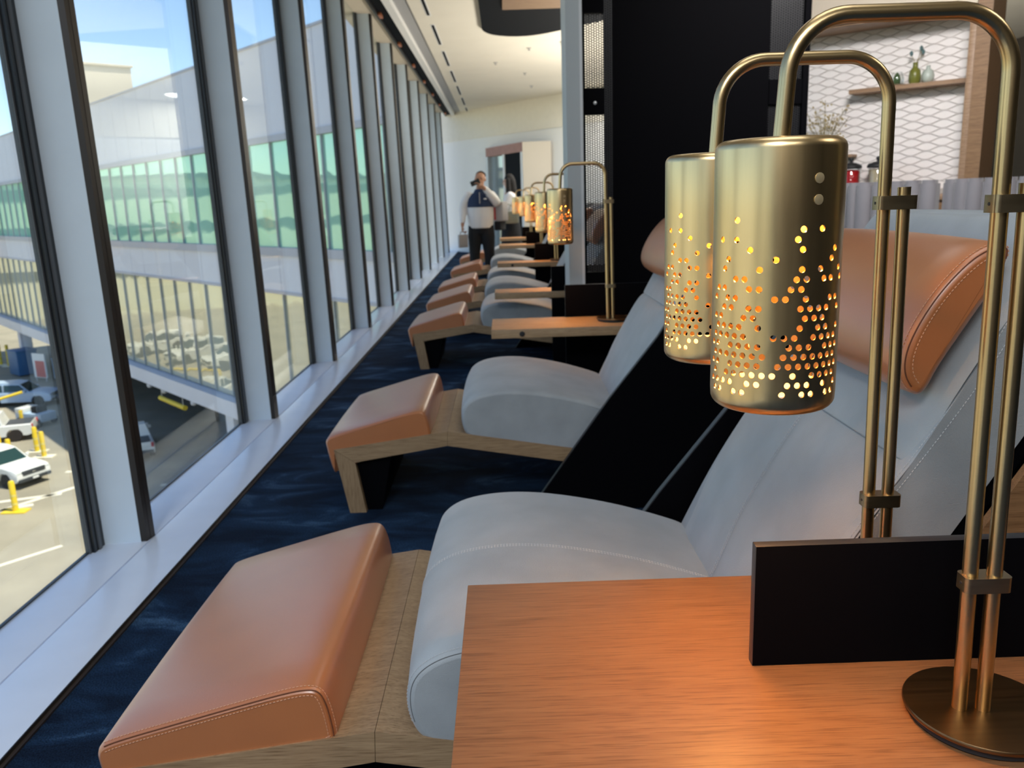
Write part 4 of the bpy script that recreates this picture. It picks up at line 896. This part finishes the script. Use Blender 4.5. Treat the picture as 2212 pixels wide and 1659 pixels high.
def make_vehicle(label, kind='suv', paint='vwhite'):
    """length along +x (front), 4.9 m; local origin on the ground at the middle"""
    v = root('pickup_truck' if kind == 'pickup' else 'car', label, 'car')
    L, Wd = 2.45, 0.93
    low = [(-L, 0.42), (-L-0.02, 0.75), (-L+0.03, 1.02), (0.85, 1.06), (1.45, 1.06), (2.1, 0.98), (2.36, 0.88), (2.45, 0.70), (2.44, 0.45), (2.30, 0.34), (-2.2, 0.34)]
    def arch(x): return [(x+0.46*math.cos(R(a)), 0.36+0.46*math.sin(R(a))) for a in range(0, 181, 20)]
    prof = low[:9] + [(2.30, 0.34)] + arch(1.52) + arch(-1.50) + [(-2.2, 0.34)]
    bm = bmesh.new(); rings = []
    for y, d in ((-Wd, 0.05), (-Wd+0.03, 0.012), (-Wd+0.12, 0.0), (Wd-0.12, 0.0), (Wd-0.03, 0.012), (Wd, 0.05)): rings.append([bm.verts.new((x*(1-abs(d)*0.3), y, z-(d if z > 0.8 else 0))) for x, z in prof])
    n = len(prof)
    for a, b in zip(rings, rings[1:]):
        for i in range(n): bm.faces.new((a[i], b[i], b[(i+1) % n], a[(i+1) % n]))
    bm.faces.new(rings[0]); bm.faces.new(rings[-1][::-1]); from_bm('body', bm, M[paint], v, 35)
    cab = [(0.95, 1.05), (0.25, 1.62), (-0.2, 1.70), (-0.75, 1.68), (-0.95, 1.05)] if kind == 'pickup' else [(1.0, 1.05), (0.30, 1.62), (-0.3, 1.72), (-1.9, 1.68), (-2.35, 1.05)]
    def roofed(sc, y0, y1, mat, nm, tp):
        bm = bmesh.new(); A = []; 
        for sgn in (-1, 1): A.append([bm.verts.new((x, sgn*(y1 if z < 1.2 else y0), z)) for x, z in sc])
        m_ = len(sc); bm.faces.new(A[0]); bm.faces.new(A[1][::-1])
        for i in range(m_): bm.faces.new((A[0][i], A[1][i], A[1][(i+1) % m_], A[0][(i+1) % m_]))
        return from_bm(nm, bm, M[mat], v, 0)
    roofed(cab, 0.70, 0.87, paint, 'cabin', 0)
    for sgn in (-1, 1):
        wq = [(p[0]*0.9+cab[2][0]*0.1, p[1]) for p in cab]; cxm = sum(p[0] for p in cab)/len(cab)
        q = [(cab[0][0]-0.16, 1.10), (cab[1][0]-0.02, 1.56), (cab[3][0]+0.10, 1.60), (cab[4][0]+0.14, 1.10)]
        bm = bmesh.new(); vs = [bm.verts.new((x, sgn*((0.86 if z < 1.2 else 0.745)+0.006), z)) for x, z in q]; vs2 = [bm.verts.new((x, sgn*((0.86 if z < 1.2 else 0.745)-0.03), z)) for x, z in q]
        bm.faces.new(vs); bm.faces.new(vs2[::-1])
        for i in range(4): bm.faces.new((vs[i], vs2[i], vs2[(i+1) % 4], vs[(i+1) % 4]))
        from_bm('side_window', bm, M['vglass'], v, 0)
        box('pillar', M[paint], (cab[1][0]+cab[3][0])/2-0.05, (cab[1][0]+cab[3][0])/2+0.05, min(sgn*0.86, sgn*0.73), max(sgn*0.86, sgn*0.73)+0.012, 1.08, 1.60, v)
        box('mirror', M[paint], 0.62, 0.78, sgn*0.98-0.08, sgn*0.98+0.08, 1.08, 1.24, v, 0.03)
        box('headlight', M['jarglass'], 2.18, 2.42, sgn*0.72-0.17, sgn*0.72+0.17, 0.74, 0.86, v, 0.02)
        box('tail_light', M['red'], -2.50, -2.42, sgn*0.82-0.07, sgn*0.82+0.07, 0.75, 1.0, v, 0.01)
        box('door_handle', M['vtrim'], -0.35, -0.18, sgn*0.93-0.015, sgn*0.93+0.015, 0.90, 0.94, v)
        for xw in (1.52, -1.50):
            wl_ = root('wheel', None, None); wl_.parent = v
            bm = bmesh.new(); lathe(bm, [(0.22, -0.11), (0.34, -0.11), (0.365, -0.08), (0.365, 0.08), (0.34, 0.11), (0.22, 0.11)], 24); bmesh.ops.rotate(bm, verts=bm.verts[:], matrix=Matrix.Rotation(R(90), 3, 'X')); bmesh.ops.translate(bm, verts=bm.verts[:], vec=(xw, sgn*0.82, 0.365)); from_bm('tyre', bm, M['tyre'], wl_)
            bm = bmesh.new(); lathe(bm, [(0.225, -0.115), (0.20, -0.10), (0.05, -0.09), (0.05, -0.118), (0.01, -0.12)], 24)
            for a in range(5): bbox(bm, 0.04, 0.21, -0.022, 0.022, -0.118, -0.095); bmesh.ops.rotate(bm, verts=bm.verts[:], matrix=Matrix.Rotation(R(72), 3, 'Z'))
            bmesh.ops.rotate(bm, verts=bm.verts[:], matrix=Matrix.Rotation(R(-90*sgn*1), 3, 'X')); bmesh.ops.translate(bm, verts=bm.verts[:], vec=(xw, sgn*0.82, 0.365)); from_bm('rim', bm, M['rim'], wl_)
    q = [(0.93, 0.78, 1.10), (0.93, -0.78, 1.10), (0.30, -0.66, 1.60), (0.30, 0.66, 1.60)]
    bm = bmesh.new(); vs = [bm.verts.new((x+0.03, y, z)) for x, y, z in q]; vs2 = [bm.verts.new((x-0.02, y, z-0.02)) for x, y, z in q]; bm.faces.new(vs); bm.faces.new(vs2[::-1])
    for i in range(4): bm.faces.new((vs[i], vs2[i], vs2[(i+1) % 4], vs[(i+1) % 4]))
    from_bm('windscreen', bm, M['vglass'], v, 0)
    box('grille', M['vtrim'], 2.36, 2.47, -0.62, 0.62, 0.66, 0.88, v, 0.02)
    bm = bmesh.new(); ball(bm, (2.475, 0, 0.77), 0.5, 2, (0.02, 0.20, 0.10)); from_bm('badge', bm, M['emblem'], v, 60)
    box('front_bumper', M['vtrim'], 2.30, 2.52, -0.88, 0.88, 0.34, 0.52, v, 0.04); box('rear_bumper', M['vtrim'], -2.56, -2.36, -0.86, 0.86, 0.42, 0.60, v, 0.04)
    box('number_plate', M['trimwhite'], 2.515, 2.53, -0.16, 0.16, 0.40, 0.50, v)
    if kind == 'pickup': box('bed_floor', M['vtrim'], -2.38, -1.0, -0.76, 0.76, 1.035, 1.052, v)
    return v
def place(o, x, y, deg, label=None, s=1.0):
    o.location = (x, y, GZ); o.rotation_euler = (0, 0, R(deg)); o.scale = (s, s, s)
    if label: o['label'] = label
    return o
suv = make_vehicle('white car parked nose right beside a yellow bollard, bottom left', 'suv'); place(suv, -26.3, 40.9, -24)
pk = make_vehicle('white pickup truck parked above the white car, rear towards right', 'pickup'); place(pk, -31.6, 48.6, 200)
o = make_vehicle('pale blue estate car in shade near the blue bin', 'suv', 'vblue'); place(o, -35.2, 58.4, 4)
o = copy_tree(pk); place(o, -21.5, 45.4, 118, 'white pickup truck in the shade under the terminal')
for x, y, dg, lb in ((-44, 53, 30, 'white van outside the frame mirrored in low glass, nearest'), (-47, 58, 25, 'white van outside the frame mirrored in low glass, middle'), (-51, 64, 35, 'white van outside the frame mirrored in low glass, farthest')):
    o = copy_tree(suv); place(o, x, y, dg, lb, 1.15)
# bollards
def bollard(x, y, label, h=1.25, base=False):
    b = root('bollard', label, 'bollard', (x, y, GZ), group=None)
    bm = bmesh.new(); lathe(bm, [(0.13, 0.0), (0.13, h-0.08), (0.10, h-0.02), (0.02, h)], 16); from_bm('post', bm, M['yellow'], b)
    for z in (0.35, 0.75): 
        bm = bmesh.new(); lathe(bm, [(0.134, z), (0.134, z+0.10)], 16, caps=False); from_bm('pale_band', bm, M['yellow_pale'], b)
    box('footing', M['yellow' if base else 'line'], -0.55, 0.55, -0.3, 0.3, 0.0, 0.06, b)
bollard(-22.9, 36.1, 'yellow bollard in front of the white car wheel', 1.5, True)
bollard(-27.3, 45.9, 'left one of the right pair of yellow bollards', 1.5)
bollard(-26.3, 44.8, 'right one of the right pair of yellow bollards, nearest the shadow', 1.5)
bollard(-28.6, 44.6, 'left one of the two yellow bollards behind the white car', 1.4)
bollard(-27.6, 43.8, 'right one of the two yellow bollards behind the white car', 1.4)
bollard(-46.6, 75.0, 'yellow bollard at the left frame edge by the terminal column', 2.0)
bollard(-45.4, 74.2, 'yellow bollard right of the one at the left frame edge', 2.0)
bn = root('blue_bin', 'big blue waste container under the terminal', 'container', (-41.6, 70.0, GZ), R(-40))
box('bin_body', M['binblue'], -1.0, 1.0, -0.8, 0.8, 0.1, 2.1, bn, 0.05); box('bin_lid', M['binblue'], -1.05, 1.05, -0.85, 0.85, 2.1, 2.2, bn, 0.03)
cr = root('notice_board', 'white board with red panel beside the blue container', 'board', (-38.4, 66.8, GZ), R(-25))
box('board_panel', M['trimwhite'], -0.75, 0.75, -0.05, 0.05, 0.3, 2.3, cr); box('red_panel', M['red'], -0.45, 0.65, -0.07, -0.05, 0.35, 1.7, cr)
for xx in (-0.6, 0.6): box('board_leg', M['alu'], xx-0.04, xx+0.04, -0.04, 0.04, 0, 0.3, cr)
ck = root('crate', 'pale blue covered crate right of the notice board', 'crate', (-36.3, 67.2, GZ), R(-30)); box('crate_body', M['paleblue'], -1.1, 1.1, -0.7, 0.7, 0.1, 1.7, ck, 0.06); box('crate_lid', M['paleblue'], -1.15, 1.15, -0.75, 0.75, 1.7, 1.82, ck, 0.04)
tg = root('baggage_cart', 'small pale baggage tractor parked in the shade edge', 'cart', (-30.8, 52.4, GZ), R(-20))
box('cart_body', M['paleblue'], -1.2, 1.0, -0.6, 0.6, 0.3, 0.85, tg, 0.06); box('cart_nose', M['vwhite'], -1.2, -0.5, -0.6, 0.6, 0.85, 1.15, tg, 0.06); box('cart_seat', M['tyre'], 0.0, 0.5, -0.4, 0.4, 0.85, 1.25, tg, 0.05)
for xx in (-0.8, 0.7):
    for yy in (-0.6, 0.6):
        bm = bmesh.new(); lathe(bm, [(0.12, -0.09), (0.28, -0.09), (0.28, 0.09), (0.12, 0.09)], 16); bmesh.ops.rotate(bm, verts=bm.verts[:], matrix=Matrix.Rotation(R(90), 3, 'X')); bmesh.ops.translate(bm, verts=bm.verts[:], vec=(xx, yy, 0.28)); from_bm('wheel', bm, M['tyre'], tg)
bg_ = root('barrier_arm', 'yellow boom barrier beside the white pickup at left', 'barrier', (-32.0, 50.9, GZ), R(20))
bm = bmesh.new(); tube(bm, [(-2.6, 0, 1.5), (1.2, 0, 2.4)], 0.09, 10); from_bm('arm', bm, M['yellow'], bg_); box('barrier_post', M['yellow'], -2.75, -2.45, -0.15, 0.15, 0.0, 1.55, bg_, 0.03)
sp_ = root('marker_post', 'short yellow marker post by the pale blue car', 'post', (-31.0, 51.0, GZ)); box('post', M['yellow'], -0.09, 0.09, -0.09, 0.09, 0, 1.3, sp_, 0.04); box('footing', M['line'], -0.2, 0.2, -0.2, 0.2, 0, 0.05, sp_)
ground_line(-21.2, 28.8, -18.6, 31.9, 0.22); ground_line(-24.5, 35.0, -20.4, 41.6, 0.3); ground_line(-23.6, 41.9, -20.5, 42.0, 0.3); ground_line(-27, 36.6, -22.0, 38.4, 0.3); ground_line(-28.5, 33.5, -22.6, 37.0, 0.35)
ground_line(-17.5, 39.2, -14.5, 39.6, 0.3)
